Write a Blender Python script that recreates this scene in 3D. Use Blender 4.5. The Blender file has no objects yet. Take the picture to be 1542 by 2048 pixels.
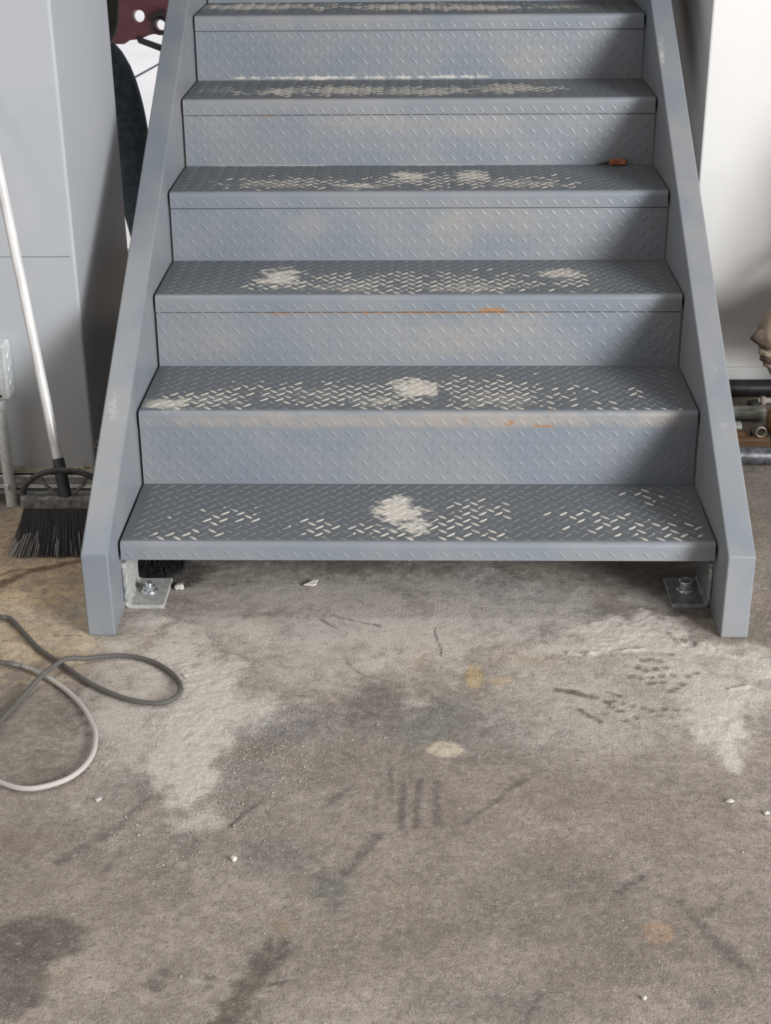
import bpy, bmesh, math, random
import numpy as np
from mathutils import Vector, Matrix

SC = bpy.context.scene
COL = SC.collection
random.seed(7)
RNG = np.random.default_rng(11)

# ---------------------------------------------------------------- camera
def make_camera():
    cd = bpy.data.cameras.new('camera'); co = bpy.data.objects.new('camera', cd); COL.objects.link(co)
    pitch, yaw, roll = .4395, -.0266, -.0097
    cp, sp, c, s = math.cos(pitch), math.sin(pitch), math.cos(yaw), math.sin(yaw)
    F = Vector((s*cp, c*cp, -sp)); R = Vector((c, -s, 0)); U = R.cross(F)
    R2 = R*math.cos(roll) + U*math.sin(roll); U2 = U*math.cos(roll) - R*math.sin(roll)
    M = Matrix((R2, U2, -F)).transposed().to_4x4()
    M.translation = Vector((.0108, -2.867, 1.5947)); co.matrix_world = M
    cd.sensor_fit = 'VERTICAL'; cd.sensor_height = 36; cd.lens = 36*3000/2048
    cd.clip_start = .05; cd.clip_end = 200
    SC.camera = co
make_camera()

# ---------------------------------------------------------------- sky, sun, daylight, added fills, exposure
W = bpy.data.worlds.new('sky'); SC.world = W; W.use_nodes = True
bg = W.node_tree.nodes['Background']; bg.inputs[0].default_value = (.80, .88, 1, 1); bg.inputs[1].default_value = .7
def lamp(name, kind, loc, target, energy, size=(1, 1), colour=(1, 1, 1)):
    d = bpy.data.lights.new(name, kind); d.energy = energy; d.color = colour
    if kind == 'AREA': d.shape = 'RECTANGLE'; d.size, d.size_y = size
    if kind == 'SUN': d.angle = math.radians(size[0])
    o = bpy.data.objects.new(name, d); COL.objects.link(o); o.location = loc
    o.rotation_euler = (Vector(target)-Vector(loc)).to_track_quat('-Z', 'Y').to_euler()
    return o
lamp('sun', 'SUN', (-4, 9, 9), (0, 6.0, 0), 2.3, (1.5,), (1, .97, .93))
lamp('door_daylight', 'AREA', (4.7, -4.9, 2.3), (0, .8, .5), 740, (2.2, 2.2), (.96, .98, 1))
lamp('side_fill', 'AREA', (-3.9, -3.2, 2.4), (0, 0, .6), 30, (2.2, 2.0), (1, .97, .94))  # added fill from the left front, not a known window
lamp('overhead_fill', 'AREA', (-1.35, .40, 3.9), (-1.35, .40, 0), 30, (1.2, .3), (1, .97, .92))  # added fill without a fixture, brightens the floor at the left
SC.view_settings.view_transform = 'Standard'; SC.view_settings.look = 'None'
SC.view_settings.exposure = 0.0; SC.view_settings.gamma = 1; SC.view_settings.use_curve_mapping = False
SC.cycles.use_denoising = True
SC.cycles.max_bounces = 8; SC.cycles.diffuse_bounces = 5

# ---------------------------------------------------------------- helpers
def lin(c):
    return tuple(((v/255+.055)/1.055)**2.4 if v/255 > .04045 else v/255/12.92 for v in c)
class NB:
    def __init__(s, name):
        s.m = bpy.data.materials.new(name); s.m.use_nodes = True; s.t = s.m.node_tree; s.n = s.t.nodes
        s.b = s.n['Principled BSDF']; s.tc = s.n.new('ShaderNodeTexCoord')
    def link(s, a, b): s.t.links.new(a, b)
    def noise(s, scale, detail=4, rough=.55, vec=None, stretch=None):
        q = s.n.new('ShaderNodeTexNoise'); q.inputs['Scale'].default_value = scale; q.inputs['Detail'].default_value = detail; q.inputs['Roughness'].default_value = rough
        v = s.tc.outputs['Object']
        if stretch:
            mp = s.n.new('ShaderNodeMapping'); mp.inputs['Scale'].default_value = stretch; s.link(v, mp.inputs[0]); v = mp.outputs[0]
        s.link(v, q.inputs['Vector']); return q.outputs[0]
    def ramp(s, f, a, b, lo=0., hi=1.):
        q = s.n.new('ShaderNodeMapRange'); q.interpolation_type = 'SMOOTHSTEP'
        s.link(f, q.inputs[0]); q.inputs[1].default_value = a; q.inputs[2].default_value = b; q.inputs[3].default_value = lo; q.inputs[4].default_value = hi
        return q.outputs[0]
    def math(s, op, a, b):
        q = s.n.new('ShaderNodeMath'); q.operation = op
        for i, v in enumerate((a, b)):
            if isinstance(v, (int, float)): q.inputs[i].default_value = v
            else: s.link(v, q.inputs[i])
        return q.outputs[0]
    def mix(s, f, a, b, mode='MIX'):
        q = s.n.new('ShaderNodeMix'); q.data_type = 'RGBA'; q.blend_type = mode
        for i, v in ((0, f), (6, a), (7, b)):
            if isinstance(v, (int, float)): q.inputs[i].default_value = v
            elif isinstance(v, tuple): q.inputs[i].default_value = (*v[:3], 1)
            else: s.link(v, q.inputs[i])
        return q.outputs[2]
    def attr(s, name):
        q = s.n.new('ShaderNodeAttribute'); q.attribute_name = name; return q
    def out(s, col=None, rough=None, metal=None, bump=None, spec=None):
        for key, v in (('Base Color', col), ('Roughness', rough), ('Metallic', metal), ('Specular IOR Level', spec)):
            if v is None: continue
            if isinstance(v, (int, float)): s.b.inputs[key].default_value = v
            elif isinstance(v, tuple): s.b.inputs[key].default_value = (*v[:3], 1)
            else: s.link(v, s.b.inputs[key])
        if bump:
            q = s.n.new('ShaderNodeBump'); q.inputs['Strength'].default_value = bump[1]; q.inputs['Distance'].default_value = bump[2]
            s.link(bump[0], q.inputs['Height']); s.link(q.outputs[0], s.b.inputs['Normal'])
        return s.m
def simple(name, c, rough=.6, metal=0., vary=.15, scale=30, bump=.0, stretch=None, dist=.002):
    k = NB(name); n = k.noise(scale, 5, .6, stretch=stretch); a = tuple(v*(1-vary) for v in c); b = tuple(min(1, v*(1+vary)) for v in c)
    col = k.mix(k.ramp(n, .3, .7), a, b)
    return k.out(col, rough, metal, (n, bump, dist) if bump else None)

# ---- materials
def mat_steel(name, c1, c2, rough=.42):
    k = NB(name); wear = k.attr('wear')
    sp = k.n.new('ShaderNodeSeparateColor'); k.link(wear.outputs['Color'], sp.inputs[0])
    big = k.noise(5, 3); fine = k.noise(120, 5, .75); mid = k.noise(24, 4, .65)
    col = k.mix(k.ramp(big, .35, .65), c1, c2)
    smear = k.math('MULTIPLY', k.ramp(k.noise(3.2, 4, .6), .5, .75), .35)
    col = k.mix(smear, col, (.30, .30, .295))
    tan = k.math('MULTIPLY', sp.outputs[2], k.ramp(mid, .25, .7, .35, 1))
    col = k.mix(tan, col, (.33, .295, .26))
    wk = k.attr('walked'); col = k.mix(wk.outputs['Fac'], col, (.118, .126, .134))
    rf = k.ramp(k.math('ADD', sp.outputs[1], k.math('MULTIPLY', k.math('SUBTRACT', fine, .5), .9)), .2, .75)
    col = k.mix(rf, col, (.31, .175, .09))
    df = k.ramp(k.math('ADD', sp.outputs[0], k.math('MULTIPLY', k.math('SUBTRACT', fine, .5), 1.3)), .25, .95)
    col = k.mix(df, col, (.58, .54, .475))
    speck = k.math('MULTIPLY', k.ramp(k.noise(260, 2, .6), .66, .74), .35)
    col = k.mix(speck, col, (.45, .43, .40))
    r = k.ramp(df, 0, 1, rough, .95)
    return k.out(col, r, 0., (fine, .12, .001))
STEEL = mat_steel('blue_grey_painted_steel', (.190, .212, .240), (.225, .237, .252))
def mat_floor():
    k = NB('dusty_concrete'); a = k.attr('stain_and_shadow'); d = k.attr('dust')
    n1 = k.noise(7, 6, .62); n2 = k.noise(38, 6, .68); n3 = k.noise(230, 4, .7); n4 = k.noise(620, 2, .6); st = k.noise(16, 5, .7, stretch=(1, .6, 1)); n5 = k.noise(95, 5, .75); n6 = k.noise(330, 3, .65)
    col = k.mix(1., a.outputs['Color'], k.mix(k.ramp(n1, .3, .7), (.84, .83, .82), (1.13, 1.13, 1.13)), 'MULTIPLY')
    col = k.mix(1., col, k.mix(k.ramp(n2, .3, .72), (.80, .79, .785), (1.16, 1.165, 1.17)), 'MULTIPLY')
    col = k.mix(1., col, k.mix(k.ramp(n3, .3, .7), (.80, .795, .79), (1.18, 1.18, 1.18)), 'MULTIPLY')
    pit = k.math('MULTIPLY', k.ramp(n5, .53, .64), .68); col = k.mix(pit, col, (.150, .132, .115))
    flk = k.math('MULTIPLY', k.ramp(n5, .45, .35), .6); col = k.mix(flk, col, (.42, .39, .355))
    fl2 = k.math('MULTIPLY', k.ramp(n6, .58, .70), .45); col = k.mix(fl2, col, (.47, .44, .40))
    scr = k.math('MULTIPLY', k.ramp(st, .60, .72), .28)
    col = k.mix(scr, col, (.155, .132, .112))
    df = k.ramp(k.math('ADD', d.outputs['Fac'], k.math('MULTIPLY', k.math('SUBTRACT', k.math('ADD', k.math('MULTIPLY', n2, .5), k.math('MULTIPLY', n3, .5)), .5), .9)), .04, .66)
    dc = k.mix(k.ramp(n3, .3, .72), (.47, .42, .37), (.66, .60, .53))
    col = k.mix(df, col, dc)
    sp = k.math('MULTIPLY', k.ramp(n4, .67, .75), .4)
    col = k.mix(sp, col, (.50, .47, .43))
    h = k.math('ADD', k.math('MULTIPLY', n3, .6), k.math('MULTIPLY', n2, .8))
    return k.out(col, k.ramp(df, 0, 1, .72, .97), 0., (h, .8, .006), .3)
FLOORM = mat_floor()
def mat_column():
    k = NB('pale_grey_gloss_paint'); n = k.noise(3, 4); f = k.noise(150, 3)
    col = k.mix(k.ramp(n, .3, .7), (.40, .415, .435), (.43, .44, .452))
    sp = k.math('MULTIPLY', k.ramp(f, .70, .78), .3); col = k.mix(sp, col, (.5, .5, .5))
    return k.out(col, .34, 0., (n, .05, .003))
COLM = mat_column()
WALLM = simple('cream_wall_paint', (.66, .64, .615), .75, 0, .025, 4, .05)
SHELLM = simple('grey_plaster', (.50, .47, .44), .9, 0, .06, 3, .05)
CEILM = simple('dark_roof_deck', (.20, .20, .21), .9, 0, .1, 3)
WHITEM = simple('bright_concrete', (.70, .67, .66), .9, 0, .05, 1.2, .1)
GALV = simple('galvanised_steel', (.66, .68, .665), .42, .15, .12, 90, .03)
STRUTM = simple('dusty_galvanised_strut', (.60, .60, .57), .45, .2, .25, 40, .05)
BOLTM = simple('zinc_plated_bolt', (.70, .73, .75), .28, .9, .1, 120)
RAWST = simple('scraped_raw_steel', (.36, .37, .37), .45, .6, .3, 60, .1)
DUSTYG = simple('dust_covered_steel', (.38, .37, .35), .85, .0, .2, 60, .2)
POLEM = simple('grey_white_enamel_pole', (.66, .645, .63), .38, .2, .12, 40, .03, (1, 1, .2))
BLACKP = simple('black_plastic', (.035, .034, .036), .5, 0, .3, 60, .05)
BRISM = simple('black_bristle', (.030, .030, .034), .55, 0, .35, 400)
BRISD = simple('dusty_bristle_tip', (.34, .335, .33), .8, 0, .25, 300)
DUSTB = simple('dusty_black_plastic', (.16, .155, .15), .8, 0, .5, 70, .1)
def mat_cord():
    k = NB('dusty_rubber_cord'); d = k.attr('dust'); n = k.noise(55, 5, .7)
    f = k.ramp(k.math('ADD', d.outputs['Fac'], k.math('MULTIPLY', k.math('SUBTRACT', n, .5), .9)), .3, .75)
    col = k.mix(f, (.095, .088, .078), (.43, .405, .37)); return k.out(col, .7, 0, (n, .1, .001))
CORDM = mat_cord()
DENIM = simple('dark_denim', (.15, .195, .235), .9, 0, .3, 45, .3)
SHIRT = simple('grey_green_shirt', (.16, .17, .155), .9, 0, .2, 30, .2)
KHAKI = simple('khaki_cotton', (.42, .335, .255), .9, 0, .12, 26, .25)
KHAKID = simple('brown_knee_patch', (.12, .09, .068), .9, 0, .3, 60, .3)
TANSH = simple('tan_work_shirt', (.40, .35, .29), .9, 0, .15, 30, .2)
SKIN = simple('skin', (.42, .26, .19), .55, 0, .08, 30)
HAIR = simple('dark_hair', (.03, .022, .018), .7, 0, .3, 200)
BOOTM = simple('tan_leather_boot', (.34, .20, .07), .7, 0, .2, 60, .15)
BOOTD = simple('dark_leather_boot', (.045, .038, .034), .6, 0, .2, 60, .15)
SOLEM = simple('boot_sole', (.06, .05, .045), .8, 0, .2, 60)
MAROON = simple('maroon_painted_steel', (.165, .060, .072), .5, 0, .15, 8, .04)
PALEM = simple('lit_rim_and_eye_white', (.70, .60, .56), .6, 0, .1, 40)  # pale colour stands for light on the hole edges; also eye whites
DARKM = simple('black_painted_steel', (.028, .027, .03), .5, .0, .3, 40)
BLKPIPE = simple('black_iron_pipe', (.030, .027, .028), .45, .3, .3, 40)
STLPIPE = simple('dusty_dark_steel_pipe', (.15, .155, .165), .4, .55, .55, 55, .1)
GREENG = simple('grey_green_painted_tube', (.40, .42, .36), .5, .3, .2, 40)
RUSTM = simple('rusty_brown_bar', (.155, .085, .042), .75, .1, .35, 30, .15, (.3, 1, 1))
BEIGEM = simple('beige_painted_rod', (.55, .48, .40), .7, 0, .1, 40)
BRASSM = simple('worn_pipe_end', (.40, .33, .24), .4, .7, .3, 80)
ORANGE = simple('orange_red_plastic', (.36, .105, .045), .6, 0, .25, 120)
PAPER = simple('off_white_scrap', (.60, .57, .50), .9, 0, .08, 60)
STONE = simple('pale_pebble', (.52, .49, .44), .9, 0, .15, 200)
STRAW = simple('straw_fibre', (.48, .42, .32), .9, 0, .25, 200)

def tag(o, label=None, cat=None, group=None, kind=None):
    for k_, v in (('label', label), ('category', cat), ('group', group), ('kind', kind)):
        if v: o[k_] = v
    return o
def empty(name, loc, label=None, cat=None, group=None):
    o = bpy.data.objects.new(name, None); o.location = loc; o.empty_display_size = .05; COL.objects.link(o)
    return tag(o, label, cat, group)
def wloc(o):
    v = Vector((0, 0, 0))
    while o is not None: v += o.location; o = o.parent
    return v
class MB:
    """collects shapes given in room coordinates and links them as one mesh object"""
    def __init__(s): s.v = []; s.f = []; s.sm = []
    def add(s, vs, fs, smooth=False):
        b = len(s.v); s.v += [tuple(p) for p in vs]; s.f += [tuple(b+i for i in f) for f in fs]; s.sm += [smooth]*len(fs); return s
    def box(s, lo, hi):
        x0, y0, z0 = lo; x1, y1, z1 = hi
        return s.add([(x0,y0,z0),(x1,y0,z0),(x1,y1,z0),(x0,y1,z0),(x0,y0,z1),(x1,y0,z1),(x1,y1,z1),(x0,y1,z1)],
                     [(3,2,1,0),(4,5,6,7),(0,1,5,4),(1,2,6,5),(2,3,7,6),(3,0,4,7)])
    def tube(s, pts, r, n=12, caps=True, smooth=True, hollow=None):
        pts = [Vector(p) for p in pts]; rr = r if isinstance(r, (list, tuple)) else [r]*len(pts)
        vs = []; fs = []; prev = None
        for i, p in enumerate(pts):
            t = (pts[min(i+1, len(pts)-1)]-pts[max(i-1, 0)]).normalized()
            if prev is None: a = t.orthogonal().normalized()
            else: a = (prev-t*prev.dot(t)).normalized()
            prev = a; b = t.cross(a)
            for k in range(n):
                an = 2*math.pi*k/n; vs.append(p+a*(math.cos(an)*rr[i])+b*(math.sin(an)*rr[i]))
        for i in range(len(pts)-1):
            for k in range(n):
                fs.append((i*n+k, i*n+(k+1) % n, (i+1)*n+(k+1) % n, (i+1)*n+k))
        s.add(vs, fs, smooth)
        if caps: s.add(vs[:n], [tuple(range(n-1, -1, -1))]); s.add(vs[-n:], [tuple(range(n))])
        return s
    def lathe(s, c, prof, n=20, axis='z', smooth=True):
        c = Vector(c); vs = []; fs = []
        for (r, h) in prof:
            for k in range(n):
                a = 2*math.pi*k/n; x, y = r*math.cos(a), r*math.sin(a)
                vs.append(c+(Vector((x, y, h)) if axis == 'z' else Vector((h, x, y)) if axis == 'x' else Vector((x, -h, y))))
        for i in range(len(prof)-1):
            for k in range(n): fs.append((i*n+k, i*n+(k+1) % n, (i+1)*n+(k+1) % n, (i+1)*n+k))
        return s.add(vs, fs, smooth)
    def prism(s, poly, a, b, plane='yz'):
        """extrude a polygon between two offsets along the axis its plane leaves out"""
        def P(p, t): return {'yz': (t, p[0], p[1]), 'xz': (p[0], t, p[1]), 'xy': (p[0], p[1], t)}[plane]
        n = len(poly); vs = [P(p, a) for p in poly]+[P(p, b) for p in poly]
        fs = [tuple(range(n)), tuple(range(2*n-1, n-1, -1))]+[(i, i+n, (i+1) % n+n, (i+1) % n) for i in range(n)]
        return s.add(vs, fs)
    def build(s, name, mat, parent=None, bevel=0, seg=2, wear=None, fix=True):
        me = bpy.data.meshes.new(name); o = bpy.data.objects.new(name, me); COL.objects.link(o)
        off = wloc(parent) if parent else Vector((0, 0, 0))
        if not parent:
            a = np.array(s.v); off = Vector(((a[:,0].min()+a[:,0].max())/2, (a[:,1].min()+a[:,1].max())/2, a[:,2].min())); o.location = off
        me.from_pydata([tuple(Vector(p)-off) for p in s.v], [], s.f)
        me.polygons.foreach_set('use_smooth', s.sm)
        if fix or bevel:
            bm = bmesh.new(); bm.from_mesh(me)
            if fix: bmesh.ops.recalc_face_normals(bm, faces=bm.faces)
            if bevel:
                bmesh.ops.remove_doubles(bm, verts=bm.verts, dist=1e-5)
                es = [e for e in bm.edges if len(e.link_faces) == 2 and e.calc_face_angle(0) > .5]
                bmesh.ops.bevel(bm, geom=es, offset=bevel, segments=seg, profile=.5, affect='EDGES', clamp_overlap=True)
            bm.to_mesh(me); bm.free()
        me.materials.append(mat)
        if parent: o.parent = parent
        return o
def np_mesh(name, V, Q, mat, parent=None, smooth=True, tris=None):
    me = bpy.data.meshes.new(name)
    me.vertices.add(len(V)); me.vertices.foreach_set('co', np.asarray(V, 'f').ravel())
    loops = Q.ravel(); n3 = 0
    starts = np.arange(len(Q))*Q.shape[1]; tot = np.full(len(Q), Q.shape[1])
    if tris is not None and len(tris):
        starts = np.concatenate([starts, len(loops)+np.arange(len(tris))*3]); tot = np.concatenate([tot, np.full(len(tris), 3)]); loops = np.concatenate([loops, tris.ravel()])
    me.loops.add(len(loops)); me.loops.foreach_set('vertex_index', loops.astype('i'))
    me.polygons.add(len(starts)); me.polygons.foreach_set('loop_start', starts.astype('i')); me.polygons.foreach_set('loop_total', tot.astype('i'))
    me.polygons.foreach_set('use_smooth', np.full(len(starts), smooth))
    me.update(calc_edges=True); me.validate()
    o = bpy.data.objects.new(name, me); COL.objects.link(o); me.materials.append(mat)
    if parent: o.parent = parent
    return o
def set_col(o, name, rgb):
    a = o.data.attributes.new(name, 'FLOAT_COLOR', 'POINT')
    a.data.foreach_set('color', np.concatenate([rgb, np.ones((len(rgb), 1))], 1).astype('f').ravel())
def set_val(o, name, v):
    a = o.data.attributes.new(name, 'FLOAT', 'POINT'); a.data.foreach_set('value', np.asarray(v, 'f'))
def vnoise(x, y, seed):
    r = np.random.default_rng(seed).random((128, 128))
    xi = np.floor(x).astype(int); yi = np.floor(y).astype(int); fx = x-xi; fy = y-yi
    fx = fx*fx*(3-2*fx); fy = fy*fy*(3-2*fy); g = lambda a, b: r[a % 128, b % 128]
    return (g(xi,yi)*(1-fx)+g(xi+1,yi)*fx)*(1-fy)+(g(xi,yi+1)*(1-fx)+g(xi+1,yi+1)*fx)*fy
def fbm(x, y, sc, seed, octv=4):
    t = 0; a = 1; w = 0
    for o in range(octv): t = t+a*vnoise(x*sc*2**o+17.3*o, y*sc*2**o+5.1*o, seed+o); w += a; a *= .55
    return t/w
def sstep(a, b, x):
    t = np.clip((x-a)/(b-a), 0, 1); return t*t*(3-2*t)

# ---------------------------------------------------------------- marks on the floor and the steel, in metres
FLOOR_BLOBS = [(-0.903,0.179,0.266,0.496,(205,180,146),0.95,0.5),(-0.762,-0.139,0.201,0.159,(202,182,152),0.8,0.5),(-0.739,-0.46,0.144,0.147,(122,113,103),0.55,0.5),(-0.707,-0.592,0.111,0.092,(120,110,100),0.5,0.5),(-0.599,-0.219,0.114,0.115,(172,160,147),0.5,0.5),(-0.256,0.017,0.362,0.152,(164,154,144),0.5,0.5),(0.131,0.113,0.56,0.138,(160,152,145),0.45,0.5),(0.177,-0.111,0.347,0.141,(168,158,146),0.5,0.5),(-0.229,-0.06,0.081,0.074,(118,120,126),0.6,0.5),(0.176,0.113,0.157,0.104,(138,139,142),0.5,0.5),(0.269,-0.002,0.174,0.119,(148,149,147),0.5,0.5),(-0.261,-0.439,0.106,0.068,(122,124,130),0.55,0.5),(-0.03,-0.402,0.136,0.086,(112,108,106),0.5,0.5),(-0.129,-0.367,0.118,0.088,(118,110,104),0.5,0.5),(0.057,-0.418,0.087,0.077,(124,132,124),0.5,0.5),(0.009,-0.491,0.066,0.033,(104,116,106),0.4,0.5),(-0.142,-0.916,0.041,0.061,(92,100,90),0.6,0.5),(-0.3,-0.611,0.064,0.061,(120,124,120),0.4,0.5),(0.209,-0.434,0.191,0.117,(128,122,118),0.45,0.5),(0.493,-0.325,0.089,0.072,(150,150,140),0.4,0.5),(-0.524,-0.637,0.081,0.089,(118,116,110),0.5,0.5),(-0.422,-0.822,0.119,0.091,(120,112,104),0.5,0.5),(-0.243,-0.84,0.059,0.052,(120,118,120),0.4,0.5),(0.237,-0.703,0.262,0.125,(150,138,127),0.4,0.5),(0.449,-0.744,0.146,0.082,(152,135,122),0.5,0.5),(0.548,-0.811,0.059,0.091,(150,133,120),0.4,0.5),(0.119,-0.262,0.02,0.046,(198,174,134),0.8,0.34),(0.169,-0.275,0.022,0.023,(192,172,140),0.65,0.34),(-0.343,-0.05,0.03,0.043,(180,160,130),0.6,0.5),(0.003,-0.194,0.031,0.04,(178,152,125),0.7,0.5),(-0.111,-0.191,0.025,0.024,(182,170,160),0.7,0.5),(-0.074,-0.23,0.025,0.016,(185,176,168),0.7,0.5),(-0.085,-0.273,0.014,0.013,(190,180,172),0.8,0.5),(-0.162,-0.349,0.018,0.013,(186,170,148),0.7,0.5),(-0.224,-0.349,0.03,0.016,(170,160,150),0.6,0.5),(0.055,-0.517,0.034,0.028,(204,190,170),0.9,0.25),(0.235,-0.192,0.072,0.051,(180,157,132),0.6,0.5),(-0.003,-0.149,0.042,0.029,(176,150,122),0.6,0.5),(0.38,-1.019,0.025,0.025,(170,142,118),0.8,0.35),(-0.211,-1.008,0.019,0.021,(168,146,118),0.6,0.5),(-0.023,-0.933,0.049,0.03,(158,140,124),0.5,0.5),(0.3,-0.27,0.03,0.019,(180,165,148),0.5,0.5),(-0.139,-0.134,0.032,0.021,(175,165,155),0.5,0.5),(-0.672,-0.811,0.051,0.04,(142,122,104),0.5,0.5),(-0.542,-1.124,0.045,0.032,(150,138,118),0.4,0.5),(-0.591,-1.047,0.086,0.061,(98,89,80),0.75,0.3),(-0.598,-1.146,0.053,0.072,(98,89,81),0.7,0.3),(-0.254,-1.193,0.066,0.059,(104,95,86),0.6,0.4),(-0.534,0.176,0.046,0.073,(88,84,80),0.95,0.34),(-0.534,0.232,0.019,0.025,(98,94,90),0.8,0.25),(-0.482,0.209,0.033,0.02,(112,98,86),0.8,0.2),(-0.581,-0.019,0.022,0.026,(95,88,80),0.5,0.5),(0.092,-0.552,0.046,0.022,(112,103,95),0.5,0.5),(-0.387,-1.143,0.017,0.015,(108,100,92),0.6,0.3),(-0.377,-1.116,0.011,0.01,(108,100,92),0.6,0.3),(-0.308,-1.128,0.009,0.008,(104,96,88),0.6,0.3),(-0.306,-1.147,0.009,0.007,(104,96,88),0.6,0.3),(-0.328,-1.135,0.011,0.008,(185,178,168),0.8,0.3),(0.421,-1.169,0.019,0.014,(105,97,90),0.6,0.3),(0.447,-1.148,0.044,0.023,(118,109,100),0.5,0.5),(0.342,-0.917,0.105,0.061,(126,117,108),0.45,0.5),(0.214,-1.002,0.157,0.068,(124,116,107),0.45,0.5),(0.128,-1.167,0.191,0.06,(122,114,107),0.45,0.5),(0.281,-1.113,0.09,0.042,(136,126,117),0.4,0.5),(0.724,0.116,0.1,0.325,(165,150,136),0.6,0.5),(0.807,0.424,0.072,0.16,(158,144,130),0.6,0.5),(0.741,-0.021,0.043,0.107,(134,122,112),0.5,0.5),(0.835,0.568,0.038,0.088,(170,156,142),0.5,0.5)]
FLOOR_STROKES = [([(-0.207,-1.054),(-0.245,-1.136),(-0.286,-1.233)],0.0248,(104,95,85),0.7,0.5),([(-0.068,-0.791),(-0.115,-0.871)],0.0117,(102,94,86),0.7,0.5),([(0.005,-0.624),(0.002,-0.749)],0.0072,(104,95,88),0.65,0.5),([(-0.022,-0.632),(-0.026,-0.756)],0.0081,(104,95,88),0.65,0.5),([(-0.046,-0.585),(-0.046,-0.677)],0.006,(112,103,95),0.55,0.5),([(0.04,-0.631),(0.037,-0.748)],0.009,(110,101,93),0.6,0.5),([(0.199,-0.614),(0.141,-0.682),(0.087,-0.741)],0.0063,(108,100,92),0.6,0.5),([(-0.275,-0.687),(-0.32,-0.755)],0.0056,(102,94,86),0.65,0.5),([(-0.117,-0.632),(-0.167,-0.7)],0.0081,(116,108,100),0.5,0.5),([(-0.471,-0.681),(-0.511,-0.754),(-0.575,-0.824),(-0.595,-0.851)],0.0099,(108,100,92),0.55,0.5),([(-0.501,-0.809),(-0.514,-0.876)],0.0088,(112,104,96),0.5,0.5),([(0.429,-0.952),(0.46,-1.028),(0.5,-1.1)],0.0128,(110,102,93),0.65,0.5),([(0.52,-0.889),(0.491,-0.94),(0.456,-0.982)],0.0072,(114,106,97),0.55,0.5),([(0.369,-0.881),(0.332,-0.919)],0.0072,(104,96,88),0.7,0.5),([(-0.211,-1.139),(-0.178,-1.13)],0.0049,(78,71,64),0.85,0.5),([(0.162,-1.207),(0.191,-1.156)],0.0056,(104,97,90),0.5,0.5),([(-0.948,0.13),(-0.896,0.199),(-0.786,0.261)],0.0121,(118,92,66),0.75,0.5),([(-0.959,0.174),(-0.938,0.204),(-0.877,0.217)],0.0055,(126,100,74),0.6,0.5),([(-0.943,0.154),(-0.942,0.106)],0.0055,(105,82,60),0.6,0.5),([(-0.772,-0.096),(-0.712,-0.1)],0.0022,(105,92,80),0.6,0.5),([(-0.286,0.272),(-0.153,0.184)],0.003,(110,103,97),0.5,0.5),([(-0.146,-0.205),(-0.109,-0.254),(-0.032,-0.301)],0.003,(104,97,90),0.6,0.5),([(-0.189,-0.005),(-0.078,-0.048)],0.0039,(108,103,100),0.6,0.5),([(-0.209,-0.027),(-0.152,-0.081)],0.0044,(100,98,98),0.6,0.5),([(0.04,-0.058),(0.049,-0.174)],0.0028,(88,84,80),0.7,0.5),([(0.287,-0.308),(0.345,-0.326),(0.376,-0.353)],0.009,(104,93,83),0.75,0.5),([(0.32,-0.381),(0.355,-0.416)],0.007,(108,98,90),0.7,0.5),([(0.357,-0.298),(0.403,-0.335)],0.0045,(112,100,90),0.6,0.5),([(-0.053,-0.706),(-0.144,-0.805)],0.0032,(118,110,102),0.4,0.5),([(0.589,-0.728),(0.611,-0.756)],0.0048,(116,105,97),0.5,0.5),([(-0.739,-0.684),(-0.7,-0.623)],0.0045,(128,119,110),0.4,0.5)]  # the brown strokes beside the broom paint its shadow streak
DUST_AND_LIGHTENING = [(-0.422,-0.387,0.083,0.233,1.0,5),(-0.513,-0.178,0.104,0.137,0.7,3),(-0.408,-0.589,0.064,0.106,0.95,4),(-0.353,-0.387,0.088,0.087,0.7,3),(-0.59,-0.03,0.065,0.086,0.6,3),(-0.469,-0.525,0.037,0.171,0.7,2),(-0.404,-0.295,0.071,0.056,0.9,5),(-0.392,-0.739,0.07,0.056,0.45,1),(0.434,-0.071,0.138,0.088,1.0,8),(0.561,0.068,0.055,0.068,0.5,3),(0.385,-0.13,0.073,0.041,0.9,5),(0.511,-0.129,0.083,0.061,0.7,4),(0.622,-0.149,0.073,0.05,0.8,5),(0.535,-0.239,0.141,0.095,0.55,2),(0.591,-0.149,0.135,0.052,0.75,2),(0.588,-0.396,0.077,0.143,1.0,4),(0.581,-0.515,0.024,0.095,0.9,3),(0.693,-0.209,0.061,0.077,0.7,3),(0.656,-0.342,0.059,0.089,0.7,3),(0.509,0.091,0.067,0.091,0.45,1),(-0.623,-0.148,0.042,0.061,0.6,2),(-0.067,-0.026,0.648,0.322,0.52,0),(-0.263,0.11,0.293,0.138,0.45,0),(0.186,0.089,0.334,0.136,0.35,0),(-0.218,-0.216,0.205,0.169,0.4,0),(0.288,-0.289,0.2,0.127,0.35,0),(-0.526,-0.352,0.168,0.359,0.5,0),(0.571,-0.268,0.19,0.198,0.55,0),(0.353,-0.433,0.239,0.148,0.35,0),(0.3,-0.151,0.094,0.041,0.6,2),(0.289,-0.024,0.13,0.086,0.35,1)]  # dust; the broad flat entries also lighten floor that the stairs shade
DUST_RIDGES = [([(0.594,-0.129),(0.638,-0.173),(0.725,-0.247)],0.005,1.2,7),([(0.538,-0.087),(0.558,-0.129),(0.595,-0.124)],0.0035,0.9,5),([(0.624,-0.305),(0.667,-0.29),(0.704,-0.327)],0.0045,1.0,4),([(0.319,-0.168),(0.476,-0.154)],0.004,0.9,5)]
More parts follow.
